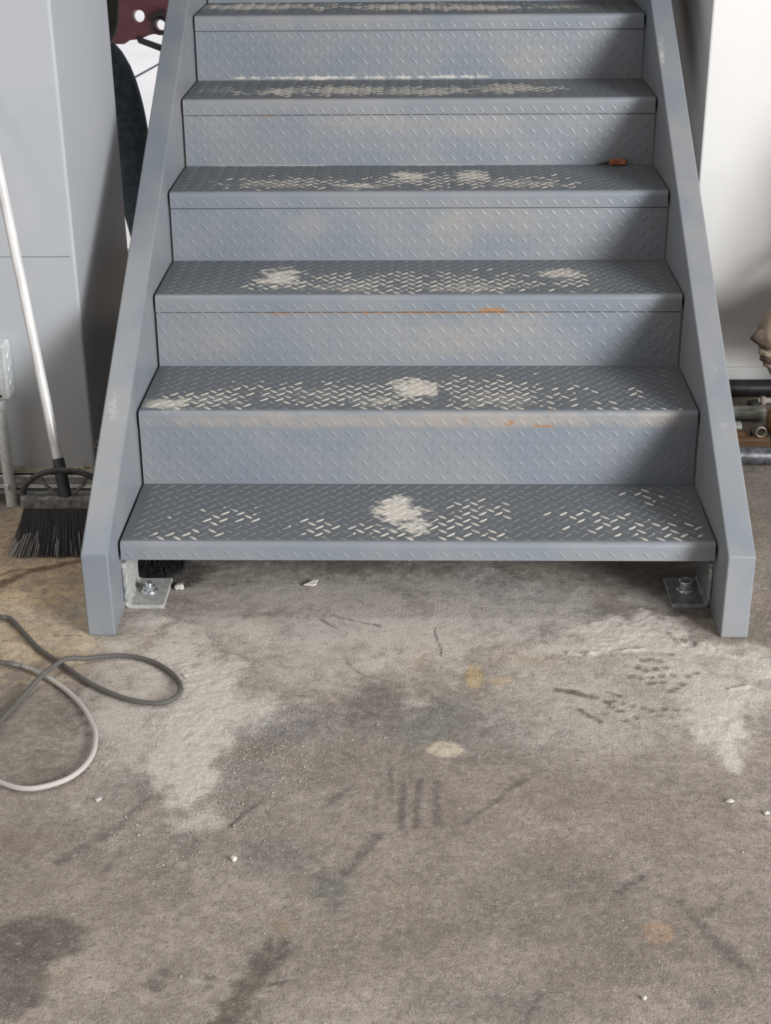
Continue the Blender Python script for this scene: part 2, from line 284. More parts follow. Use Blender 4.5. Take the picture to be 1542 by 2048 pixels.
SOLE_PRINTS = [(0.466,-0.191,0.01,0.01),(0.482,-0.186,0.01,0.01),(0.499,-0.194,0.01,0.01),(0.526,-0.166,0.01,0.01),(0.452,-0.22,0.01,0.01),(0.466,-0.23,0.01,0.01),(0.487,-0.226,0.01,0.01),(0.508,-0.22,0.01,0.01),(0.434,-0.254,0.01,0.01),(0.452,-0.261,0.01,0.01),(0.472,-0.257,0.01,0.01),(0.495,-0.253,0.01,0.01),(0.519,-0.249,0.01,0.01),(0.548,-0.253,0.01,0.01),(0.566,-0.239,0.01,0.01),(0.464,-0.278,0.01,0.01),(0.474,-0.278,0.01,0.01),(0.495,-0.276,0.01,0.009),(0.533,-0.283,0.01,0.01),(0.516,-0.298,0.01,0.009),(0.505,-0.31,0.01,0.009),(0.561,-0.108,0.011,0.011),(0.579,-0.129,0.01,0.01),(0.596,-0.118,0.011,0.01),(0.387,-0.344,0.01,0.009),(0.404,-0.353,0.01,0.009),(0.382,-0.366,0.01,0.009),(0.397,-0.38,0.01,0.009),(0.422,-0.362,0.01,0.009),(0.442,-0.371,0.01,0.009),(0.456,-0.38,0.01,0.009),(0.481,-0.374,0.01,0.009),(0.505,-0.376,0.01,0.009),(0.423,-0.406,0.01,0.009),(0.403,-0.415,0.01,0.009),(0.472,-0.397,0.01,0.009),(0.367,-0.389,0.01,0.009)]
POWDER = [(-0.043,0.167,0.173,0.065,0.082,0.015,1.0),(-0.004,0.085,0.173,0.055,0.064,0.015,0.8),(-0.038,0.221,0.173,0.034,0.037,0.015,0.8),(-0.003,0.47,0.351,0.073,0.086,0.015,0.9),(0.192,0.388,0.351,0.139,0.076,0.015,0.45),(-0.571,0.362,0.351,0.07,0.044,0.015,0.8),(-0.227,0.421,0.351,0.187,0.071,0.015,0.35),(-0.086,0.372,0.351,0.069,0.044,0.015,0.6),(-0.47,0.388,0.351,0.105,0.051,0.015,0.45),(-0.345,0.776,0.529,0.065,0.103,0.015,1.0),(0.358,0.815,0.529,0.073,0.062,0.015,0.7),(-0.19,0.693,0.529,0.172,0.067,0.015,0.45),(0.141,0.691,0.529,0.146,0.058,0.015,0.5),(-0.028,1.112,0.707,0.056,0.076,0.015,1.0),(0.144,1.115,0.707,0.06,0.076,0.015,0.8),(-0.36,1.03,0.707,0.157,0.068,0.015,0.5),(-0.15,1.004,0.707,0.091,0.045,0.015,0.8),(0.264,1.02,0.707,0.129,0.056,0.015,0.5),(-0.383,1.374,0.885,0.062,0.071,0.015,0.9),(-0.204,1.393,0.885,0.153,0.08,0.015,0.75),(0.032,1.369,0.885,0.179,0.079,0.015,0.65),(0.24,1.395,0.885,0.151,0.072,0.015,0.65),(-0.553,1.403,0.885,0.098,0.08,0.015,0.4),(-0.469,1.768,1.063,0.252,0.084,0.015,0.9),(-0.055,1.746,1.063,0.176,0.084,0.015,0.85),(0.164,1.71,1.063,0.188,0.082,0.015,0.8),(0.411,1.72,1.063,0.115,0.059,0.015,0.5),(-0.284,1.565,0.89,0.374,0.012,0.006,0.9),(0.062,1.565,0.891,0.172,0.012,0.006,0.8),(-0.379,1.252,0.707,0.247,0.012,0.004,0.6),(0.087,1.252,0.706,0.205,0.012,0.004,0.6),(-0.166,0.626,0.353,0.467,0.012,0.003,0.35)]
SCUFFS = [(-0.436,0.127,0.173,0.111,0.056,0.015,0.5),(-0.5,0.033,0.173,0.097,0.044,0.015,0.75),(-0.212,0.089,0.173,0.066,0.055,0.015,0.8),(0.141,0.163,0.173,0.083,0.082,0.015,0.95),(0.094,0.06,0.173,0.141,0.063,0.015,0.9),(0.39,0.104,0.173,0.109,0.075,0.015,0.7),(0.537,0.062,0.173,0.097,0.073,0.015,0.8),(0.517,0.236,0.173,0.068,0.059,0.015,0.5),(-0.036,0.052,0.173,0.119,0.049,0.015,0.9),(-0.157,0.421,0.351,0.385,0.096,0.015,0.85),(-0.481,0.388,0.351,0.151,0.083,0.015,0.9),(0.171,0.437,0.351,0.222,0.116,0.015,0.95),(0.482,0.318,0.351,0.147,0.022,0.015,1.0),(0.461,0.42,0.351,0.104,0.065,0.015,0.4),(-0.081,0.735,0.529,0.272,0.109,0.015,0.8),(0.154,0.733,0.529,0.185,0.109,0.015,0.85),(0.365,0.753,0.529,0.099,0.102,0.015,0.6),(-0.34,0.715,0.529,0.111,0.075,0.015,0.7),(-0.335,1.047,0.707,0.21,0.085,0.015,0.7),(0.058,1.058,0.707,0.235,0.102,0.015,0.8),(0.292,1.054,0.707,0.156,0.091,0.015,0.6),(-0.189,1.376,0.885,0.358,0.095,0.015,0.8),(0.281,1.394,0.885,0.124,0.095,0.015,0.8),(-0.055,1.733,1.063,0.436,0.095,0.015,0.5)]
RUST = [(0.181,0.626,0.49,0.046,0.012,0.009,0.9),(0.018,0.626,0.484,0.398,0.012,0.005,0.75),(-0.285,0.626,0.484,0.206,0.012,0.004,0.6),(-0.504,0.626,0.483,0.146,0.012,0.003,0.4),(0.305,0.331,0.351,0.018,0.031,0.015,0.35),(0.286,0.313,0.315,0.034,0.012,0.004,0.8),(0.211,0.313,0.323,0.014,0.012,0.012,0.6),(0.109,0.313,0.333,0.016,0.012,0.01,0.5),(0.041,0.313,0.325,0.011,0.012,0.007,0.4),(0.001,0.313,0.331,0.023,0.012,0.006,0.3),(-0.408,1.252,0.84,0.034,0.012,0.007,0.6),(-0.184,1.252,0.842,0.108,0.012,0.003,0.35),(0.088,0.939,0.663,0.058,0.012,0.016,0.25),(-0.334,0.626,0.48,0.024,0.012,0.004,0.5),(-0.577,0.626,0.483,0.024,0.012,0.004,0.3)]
TAN_FILM = [(0.104,0.626,0.416,0.17,0.012,0.058,0.6),(0.2,0.626,0.454,0.121,0.012,0.051,0.5),(0.096,0.939,0.614,0.077,0.012,0.066,0.55),(0.211,0.939,0.633,0.154,0.012,0.052,0.4),(-0.103,1.252,0.822,0.243,0.012,0.027,0.5),(0.153,1.252,0.814,0.189,0.012,0.033,0.5),(0.318,1.565,0.937,0.1,0.012,0.056,0.5),(0.189,0.313,0.331,0.374,0.012,0.022,1.0),(-0.313,0.313,0.328,0.342,0.012,0.021,0.9),(0.528,0.313,0.331,0.102,0.012,0.024,0.9),(-0.509,0.626,0.404,0.123,0.012,0.052,0.35),(-0.278,0.939,0.621,0.077,0.012,0.039,0.3),(-0.319,1.252,0.876,0.269,0.012,0.026,0.45),(-0.279,1.565,1.05,0.311,0.012,0.022,0.35)]
CORD = [(-0.965,0.024),(-0.906,-0.032),(-0.879,-0.043),(-0.833,-0.107),(-0.787,-0.17),(-0.719,-0.241),(-0.654,-0.306),(-0.574,-0.36),(-0.521,-0.377),(-0.488,-0.372),(-0.47,-0.344),(-0.471,-0.31),(-0.494,-0.267),(-0.536,-0.224),(-0.582,-0.201),(-0.624,-0.197),(-0.669,-0.207),(-0.702,-0.224),(-0.722,-0.237),(-0.746,-0.279),(-0.775,-0.348),(-0.79,-0.408),(-0.8,-0.447),(-0.822,-0.577),(-0.939,-0.53),(-1.014,-0.319),(-0.954,-0.212),(-0.857,-0.225),(-0.801,-0.242),(-0.752,-0.277),(-0.7,-0.326),(-0.652,-0.389),(-0.62,-0.451),(-0.605,-0.493),(-0.599,-0.551),(-0.609,-0.599),(-0.633,-0.635),(-0.673,-0.658),(-0.709,-0.66),(-0.75,-0.642),(-0.836,-0.593)]


# ---------------------------------------------------------------- setting
def build_floor():
    x0, x1, y0, y1, d = -1.12, 1.08, -1.30, .96, .004
    nx = int(round((x1-x0)/d)); ny = int(round((y1-y0)/d))
    gx = np.linspace(x0, x1, nx+1); gy = np.linspace(y0, y1, ny+1)
    X, Y = [a.ravel() for a in np.meshgrid(gx, gy)]
    base = np.array(lin((150, 140, 130))); dark = np.array(lin((138, 128, 118))); lite = np.array(lin((166, 156, 145)))
    n = fbm(X, Y, 3.0, 3, 5)[:, None]; n2 = fbm(X, Y, 9.0, 23, 4)[:, None]
    C = base+(lite-base)*sstep(.5, .75, n)+(dark-base)*sstep(.5, .28, n)
    C = C*(.90+.2*n2)
    brk = sstep(.22, .62, fbm(X, Y, 75, 171, 4)); brk2 = sstep(.3, .6, fbm(X, Y, 34, 191, 4)); fw = fbm(X, Y, 90, 211, 3)-.5
    w1 = fbm(X, Y, 14, 41, 5)-.5; w2 = fbm(X, Y, 14, 61, 4)-.5; w3 = fbm(X, Y, 55, 81, 3)-.5
    sm_ = np.zeros_like(X)
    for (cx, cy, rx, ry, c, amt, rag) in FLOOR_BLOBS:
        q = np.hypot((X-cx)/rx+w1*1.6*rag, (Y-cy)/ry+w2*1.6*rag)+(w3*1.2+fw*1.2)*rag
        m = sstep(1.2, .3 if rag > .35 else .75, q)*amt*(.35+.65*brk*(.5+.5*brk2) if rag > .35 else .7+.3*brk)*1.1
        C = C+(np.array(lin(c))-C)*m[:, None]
        if rag <= .35: sm_ = np.maximum(sm_, m)
    def seg_d(pts, ox, oy):
        D = np.full(X.shape, 9.)
        for (ax, ay), (bx, by) in zip(pts[:-1], pts[1:]):
            vx, vy = bx-ax, by-ay; L = vx*vx+vy*vy+1e-9
            t = np.clip(((X-ax)*vx+(Y-ay)*vy)/L, 0, 1); D = np.minimum(D, np.hypot(X-ax-vx*t+ox, Y-ay-vy*t+oy))
        return D
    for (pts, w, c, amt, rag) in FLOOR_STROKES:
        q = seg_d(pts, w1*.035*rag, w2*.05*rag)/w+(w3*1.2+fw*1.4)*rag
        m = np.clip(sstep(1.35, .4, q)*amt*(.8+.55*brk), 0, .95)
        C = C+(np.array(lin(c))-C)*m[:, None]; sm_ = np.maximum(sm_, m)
    dust = np.zeros_like(X); H = np.zeros_like(X)
    for (cx, cy, rx, ry, cover, h) in DUST_AND_LIGHTENING:
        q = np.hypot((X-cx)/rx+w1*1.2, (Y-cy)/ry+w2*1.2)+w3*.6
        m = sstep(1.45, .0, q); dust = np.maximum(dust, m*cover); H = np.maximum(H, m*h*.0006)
    for (pts, w, cover, h) in DUST_RIDGES:
        m = sstep(1.4, .2, seg_d(pts, w1*.02, w2*.02)/w); dust = np.maximum(dust, m*cover); H = H+m*h*.001
    dust = dust*(1-.85*sm_)
    H = H*(.6+.8*fbm(X, Y, 30, 101, 3))+sstep(0, .002, H)*dust*(fbm(X, Y, 95, 131, 3)-.5)*.0042
    for (cx, cy, rx, ry) in SOLE_PRINTS:
        m = sstep(1.1, .6, np.hypot((X-cx)/rx+w3*.5, (Y-cy)/ry))
        H = H-m*.0018; dust = dust*(1-.55*m); C = C*(1-.32*m)[:, None]
    H = H+(fbm(X, Y, 160, 151, 2)-.5)*.0009
    edge = np.minimum(np.minimum(X-x0, x1-X), np.minimum(Y-y0, y1-Y)); H = H*sstep(0, .03, edge)
    # nothing piles up under what stands on the concrete
    for (ax, bx, ay, by) in [(-.72, -.63, -.12, .22), (.63, .72, -.12, .22), (-.64, -.55, .01, .16), (.55, .66, .01, .17)]:
        ins = sstep(-.004, .012, np.minimum(np.minimum(X-ax, bx-X), np.minimum(Y-ay, by-Y))); H = H*(1-ins)
    H = np.maximum(H, -.002)
    V = np.stack([X, Y, H], 1)
    i = np.arange(nx*ny); a = (i//nx)*(nx+1)+i % nx
    Q = np.stack([a, a+1, a+nx+2, a+nx+1], 1)
    # the rest of the slab around it
    B = len(V); xs = [-4.2, x0, x1, 5.2]; ys = [-6.2, y0, y1, 3.0]
    V2 = [(x, y, 0) for y in ys for x in xs]; Q2 = [(B+r*4+c, B+r*4+c+1, B+r*4+c+5, B+r*4+c+4) for r in range(3) for c in range(3) if (r, c) != (1, 1)]
    V = np.concatenate([V, np.array(V2)]); Q = np.concatenate([Q, np.array(Q2)])
    o = np_mesh('floor', V, Q, FLOORM)
    C = np.concatenate([C, np.tile(base*.95, (16, 1))]); dust = np.concatenate([dust, np.zeros(16)])
    set_col(o, 'stain_and_shadow', np.clip(C, 0, 1)); set_val(o, 'dust', dust); o['kind'] = 'structure'
build_floor()
def struct(name, mb, mat, bevel=0):
    o = mb.build(name, mat, None, bevel); o['kind'] = 'structure'; return o
# cream wall stub behind the right stringer, with its return running back beside the stairs
struct('wall_right', MB().prism([(.795, 1.40), (5.2, 1.40), (5.2, 1.55), (.945, 1.55), (.945, 3.0), (.795, 3.0)], 0, 4.0, 'xy'), WALLM, .006)
struct('baseboard_right', MB().box((.80, 1.386, 0), (5.2, 1.40, .072)), WALLM, .004)
struct('added_shade_wall', MB().box((2.05, -1.0, 0), (4.6, -.88, .88)), SHELLM, .01)  # added out of view to shade the lower part of the cream wall
struct('ceiling', MB().box((-4.2, -6.2, 4.0), (5.35, 3.1, 4.15)), CEILM)
struct('wall_left', MB().box((-4.35, -6.2, 0), (-4.2, -4.4, 4)).box((-4.35, -2.0, 0), (-4.2, 3.1, 4)).box((-4.35, -4.4, 0), (-4.2, -2, 1.3)).box((-4.35, -4.4, 3.5), (-4.2, -2, 4)), SHELLM)
struct('wall_front', MB().box((-4.2, -6.35, 0), (2.4, -6.2, 4)).box((2.4, -6.35, 3.4), (5.2, -6.2, 4)), SHELLM)
struct('wall_side', MB().box((5.2, -3.6, 0), (5.35, 3.1, 4)).box((5.2, -6.2, 0), (5.35, -3.6, .8)).box((5.2, -6.2, 3.5), (5.35, -3.6, 4)), SHELLM)
struct('wall_back', MB().box((-.55, 3.0, 0), (5.2, 3.15, 4)).box((-4.2, 3.0, 3.2), (-.55, 3.15, 4)).box((-4.2, 3.0, 0), (-3.6, 3.15, 3.2)), SHELLM)
struct('ground_outside', MB().box((-14, 3.0, -.3), (10, 30, 0)), WHITEM)
struct('trim_ground_joint', MB().prism([(-2.35, 3.5), (-2.33, 3.5), (-1.02, 14), (-1.045, 14)], -.02, .003, 'xy'), DARKM)

# painted column / boxed post at the left
col = MB()
col.box((-1.75, .62, 0), (-.8184, 1.26, 3.98))
c = col.build('column', COLM, None, .007, 3); tag(c, 'tall pale grey painted steel column beside the stairs, behind the broom', 'column')
sm = MB().box((-1.75, .6185, .627), (-.83, .621, .629)); sm.build('seam', simple('seam_line', (.20, .21, .22), .5, 0, .1), c)

# ---------------------------------------------------------------- staircase
RISE, RUN, H1, HW, LIP, NSTEP = .178, .3131, .1726, .636, .0412, 9
def T(i): return H1+(i-1)*RISE
def noisy(P):
    return fbm(P[:,0]*1.0+P[:,2]*.9, P[:,1]*1.6+P[:,2]*.7, 48, 301, 4)-.5
def wear_of(P, lug=None, rnd=None):
    """dust, rust and tan film at points P; lug marks raised lugs, rnd is one random number per lug"""
    def field(feats, rag):
        m = np.zeros(len(P)); nz = noisy(P)
        for (x, y, z, rx, ry, rz, amt) in feats:
            q = np.sqrt(((P[:,0]-x)/rx)**2+((P[:,1]-y)/ry)**2+((P[:,2]-z)/rz)**2)+nz*rag
            m = np.maximum(m, sstep(1.25, .3, q)*amt)
        return m
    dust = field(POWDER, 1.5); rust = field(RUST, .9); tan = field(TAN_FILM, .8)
    if lug is not None:
        sc = field(SCUFFS, .7); on = (rnd < sc*1.05)*lug
        dust = np.maximum(dust*(1+.25*lug), on*(.7+.5*((rnd*7.3) % 1)))
        dust = np.maximum(dust, field(SCUFFS, 1.3)*.26*(1-lug))
    return np.stack([np.clip(dust, 0, 1.15), np.clip(rust, 0, 1), np.clip(tan, 0, 1)], 1)
PITCH = .0358
def lugs_on(org, t1, t2, L1, L2, phase=(0, 0), keep=None, h=.0022):
    """raised lugs of checker plate over a rectangle; returns verts, tris and a random number per vertex"""
    org, t1, t2 = map(np.array, (org, t1, t2)); nrm = np.cross(t1, t2); V = []; F = []; R = []
    tmpl = [(-1, 0, 0), (-.5, .78, 0), (.0, 1, 0), (.5, .78, 0), (1, 0, 0), (.5, -.78, 0), (0, -1, 0), (-.5, -.78, 0), (-.6, 0, .8), (0, 0, 1), (.6, 0, .8)]
    tri = [(0,8,1),(0,7,8),(1,8,2),(2,8,9),(7,6,8),(6,9,8),(2,9,3),(3,9,10),(6,5,9),(5,10,9),(3,10,4),(4,10,5)]
    a = .0152; b = .0049
    for kind in (0, 1):
        an = math.radians(-45 if kind == 0 else 45); ca, sa = math.cos(an), math.sin(an)
        i0 = .012+phase[0]+(.5*PITCH if kind else 0); j0 = phase[1]+(.5*PITCH if kind else 0)
        for i in range(int(L1/PITCH)+2):
            for j in range(-1, int(L2/PITCH)+2):
                u = i0+i*PITCH; w = j0+j*PITCH
                if u < .013 or u > L1-.013 or w < .010 or w > L2-.010: continue
                if keep and not keep(u, w): continue
                B = len(V); r = random.random()
                for (p, q, z) in tmpl:
                    p2, q2 = p*a, q*b; V.append(org+t1*(u+p2*ca-q2*sa)+t2*(w+p2*sa+q2*ca)+nrm*(z*h-.0003)); R.append(r)
                F += [tuple(B+k for k in t) for t in tri]
    return V, F, R
def build_tread(i, parent):
    z = T(i); yn = (i-1)*RUN; yb = yn+RUN+.008; R = .011; th = .0055
    top = [(y, z) for y in np.linspace(yb, yn+R, 38)]
    arc = [(yn+R-R*math.sin(a), z-R+R*math.cos(a)) for a in np.linspace(0, math.pi/2, 6)[1:]]
    lip = [(yn, zz) for zz in np.linspace(z-R, z-LIP, 6)[1:]]
    under = [(yn+th, z-LIP), (yn+th, z-th-.006), (yn+th+.006, z-th), (yb, z-th)]
    prof = np.array(top+arc+lip+under); n = len(prof); xs = np.linspace(-HW, HW, 160)
    # corners of the nosing are clipped a little
    V = np.array([(x, p[0], p[1]) for x in xs for p in prof])
    m = len(xs); Q = [(k*n+j, (k+1)*n+j, (k+1)*n+(j+1) % n, k*n+(j+1) % n) for k in range(m-1) for j in range(n)]
    pol = len(V)
    Vl, Fl, Rl = [], [], []
    for (o, t1, t2, L2, ph) in [((-HW, yn+R, z), (1,0,0), (0,1,0), RUN-R, (0, .012)), ((-HW, yn, z-LIP), (1,0,0), (0,0,1), LIP-.004, (.004, .0135))]:
        v, f, r = lugs_on(o, t1, t2, 2*HW, L2, ph, None, .0022 if L2 > .1 else .0019); b = len(Vl); Vl += v; Fl += [tuple(b+k for k in t) for t in f]; Rl += r
    Vl = np.array(Vl); tris = np.array(Fl)+pol
    # end caps
    ec = []
    for base in (0, (m-1)*n):
        idx = [base+k for k in range(n)]; cidx = idx[-1]
        for k in range(n-2): ec.append((cidx, idx[k], idx[k+1]) if base == 0 else (cidx, idx[k+1], idx[k]))
    tris = np.concatenate([tris, np.array(ec)])
    AV = np.concatenate([V, Vl]); lug = np.concatenate([np.zeros(len(V)), np.ones(len(Vl))]); rnd = np.concatenate([np.ones(len(V))*2, np.array(Rl)])
    o = np_mesh('tread', AV, np.array(Q), STEEL, parent, True, tris)
    o.data.set_sharp_from_angle(angle=math.radians(50))
    set_col(o, 'wear', wear_of(AV, lug, rnd))
    top = sstep(z-.006, z-.001, AV[:,2])*(1-.45*lug)*sstep(yn+.006, yn+.016, AV[:,1]); set_val(o, 'walked', top)
    return o
def build_riser(i, parent):
    """plate under the nosing of step i (i from 2), down to the tread below"""
    y = (i-1)*RUN+.0025; z0 = T(i-1); z1 = T(i)-LIP-(.0006 if i == 2 else .0026); th = .005; ln = .006/(z1-z0)
    xs = np.linspace(-HW, HW, 160); zs = np.linspace(z0, z1, 20); n = len(zs)
    V = np.array([(x, y-(z1-zz)*ln, zz) for x in xs for zz in zs]); m = len(xs)
    Q = [(k*n+j, (k+1)*n+j, (k+1)*n+j+1, k*n+j+1) for k in range(m-1) for j in range(n-1)]
    pol = len(V); ex = np.array([(-HW,y-.006,z0),(HW,y-.006,z0),(HW,y,z1),(-HW,y,z1),(-HW,y+th-.006,z0),(HW,y+th-.006,z0),(HW,y+th,z1),(-HW,y+th,z1)])
    Q += [tuple(pol+k for k in q) for q in [(5,4,7,6),(0,1,5,4)[::-1],(1,2,6,5)[::-1],(2,3,7,6)[::-1],(3,0,4,7)[::-1]]]
    zt_ = T(i)-.0055; yb_ = y+.0085
    bs = np.array([(-HW,yb_,z1-.012),(HW,yb_,z1-.012),(HW,yb_,zt_),(-HW,yb_,zt_),(-HW,yb_+.003,z1-.012),(HW,yb_+.003,z1-.012),(HW,yb_+.003,zt_),(-HW,yb_+.003,zt_)]); ex = np.concatenate([ex, bs])
    Q += [tuple(pol+8+k for k in q) for q in [(0,1,2,3),(5,4,7,6),(0,4,5,1),(1,5,6,2),(2,6,7,3),(3,7,4,0)]]
    v, f, r = lugs_on((-HW, y-.006, z0), (1,0,0), (0,ln/math.hypot(1,ln),1/math.hypot(1,ln)), 2*HW, z1-z0+.003, (.002, .016+.003*(i % 2)), None, .0019)
    AV = np.concatenate([V, ex, np.array(v)]); tris = np.array(f)+pol+16
    lug = np.concatenate([np.zeros(pol+16), np.ones(len(v))]); rnd = np.concatenate([np.ones(pol+16)*2, np.array(r)])
    o = np_mesh('riser', AV, np.array(Q), STEEL, parent, True, tris); o.data.set_sharp_from_angle(angle=math.radians(50))
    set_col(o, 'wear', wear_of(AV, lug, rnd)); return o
stairs = empty('metal_staircase', (0, 0, 0), 'blue-grey painted steel staircase with dusty checker plate treads and solid side stringers', 'staircase')
for i in range(1, NSTEP+1): build_tread(i, stairs)
for i in range(2, NSTEP+1): build_riser(i, stairs)
SI, SO, SFY, ZT, SL = .6417, .6992, -.0989, .1914, RISE/RUN
DV = .31/math.cos(math.atan(SL))
def build_stringer(sgn):
    yt = NSTEP*RUN+.0
    ztop = lambda y: ZT+(y-SFY)*SL
    yfoot = SFY+(DV-ZT)/SL
    poly = [(SFY, 0), (SFY, ZT), (yt, ztop(yt)), (yt, ztop(yt)-DV), (yfoot, 0)]
    mb = MB().prism(poly, sgn*SI, sgn*SO, 'yz')
    o = mb.build('stringer', STEEL, stairs, .0035, 3)
    # cut along its length so the wear marks have points to sit on
    bm = bmesh.new(); bm.from_mesh(o.data)
    for y in np.arange(-.08, 2.0, .02):
        bmesh.ops.bisect_plane(bm, geom=bm.verts[:]+bm.edges[:]+bm.faces[:], plane_co=(0, y, 0), plane_no=(0, 1, 0))
    for q in np.linspace(SI, SO, 6)[1:-1]:
        bmesh.ops.bisect_plane(bm, geom=bm.verts[:]+bm.edges[:]+bm.faces[:], plane_co=(sgn*q, 0, 0), plane_no=(1, 0, 0))
    for f in bm.faces: f.smooth = False
    bm.to_mesh(o.data); bm.free()
    P = np.array([v.co[:] for v in o.data.vertices]); nz = noisy(P)
    d = np.zeros(len(P)); t = np.zeros(len(P))
    if sgn < 0: marks = [(-.677, .245, .018, .055, .75), (-.67, .02, .02, .04, .35), (-.66, .55, .02, .05, .25), (-.68, .8, .02, .06, .2)]
    else: marks = [(.65, 1.30, .010, .09, .8), (.665, 1.36, .02, .05, .4), (.67, .345, .022, .035, .5), (.675, .205, .022, .03, .5), (.66, .62, .02, .04, .3), (.69, .11, .01, .03, .4), (.692, .27, .01, .02, .4)]
    for (x, y, rx, ry, a) in marks:
        q = np.hypot((P[:,0]-x)/rx, (P[:,1]-y)/ry)+nz*1.4; d = np.maximum(d, sstep(1.4, .2, q)*a*.7*(P[:,2] > ZT+(P[:,1]-SFY)*SL-.02))
    d = np.maximum(d, .22*sstep(.55, .8, fbm(P[:,0]*3, P[:,1], 7, 401, 3)))
    set_col(o, 'wear', np.stack([d, t, .35*sstep(.45, .75, fbm(P[:,0]*2, P[:,1], 5, 431, 3))], 1))
    return o
build_stringer(-1); build_stringer(1)
def hexagon(r): return [(r*math.cos(math.pi/3*k+.3), r*math.sin(math.pi/3*k+.3)) for k in range(6)]
def angle_bracket(sgn, x_in, y0, y1, mat, bolt):
    th = .009; xo = sgn*SI; up = .112
    r = .012; s = -sgn
    # L section drawn in x-z: foot plate, rounded heel, upright against the stringer
    out_ = [(x_in, 0), (xo-sgn*.0-sgn*r*0, 0)]
    heel = [(xo-sgn*r+sgn*r*math.sin(a), r-r*math.cos(a)) for a in np.linspace(0, math.pi/2, 6)]
    inner = [(xo-sgn*(th+.006)+sgn*.006*math.sin(a), th+.006-.006*math.cos(a)) for a in np.linspace(math.pi/2, 0, 5)]
    poly = [(x_in, 0)]+heel+[(xo, up), (xo-sgn*th, up)]+inner+[(x_in, th)]
    b = MB().prism(poly, y0, y1, 'xz').build('angle_bracket', mat, stairs, .0012, 1)
    wb = MB(); wb.tube([(xo-sgn*.004, y0-.002, z) for z in np.linspace(.02, up-.012, 9)], [.004+.0012*math.sin(k*2.1) for k in range(9)], 8)
    wb.build('weld_bead', RAWST, b)
    bx, by = bolt
    w = MB().lathe((bx, by, th), [(.004, 0), (.0195, 0), (.0195, .003), (.004, .003)], 24); w.build('washer', BOLTM, b)
    hb = MB().prism([(bx+p[0], by+p[1]) for p in hexagon(.0145)], th+.003, th+.015, 'xy')
    hb.lathe((bx, by, th+.003), [(.0175, 0), (.0175, .0025), (.014, .0035)], 24)
    hb.build('hex_nut', BOLTM, b, .001, 1)
    if sgn > 0: MB().lathe((bx, by, th+.015), [(.001, .012), (.0150, .011), (.0165, .008), (.015, .005), (.008, .003), (.008, -.001)], 24).build('bolt_head', BOLTM, b)
    else: MB().lathe((bx, by, th+.015), [(.0005, .0085), (.0075, .008), (.0085, .006), (.0085, -.001)], 20).build('bolt_head', BOLTM, b)
    return b
angle_bracket(-1, -.556, .020, .150, DUSTYG, (-.598, .085))
angle_bracket(1, .558, .030, .160, RAWST, (.598, .098))

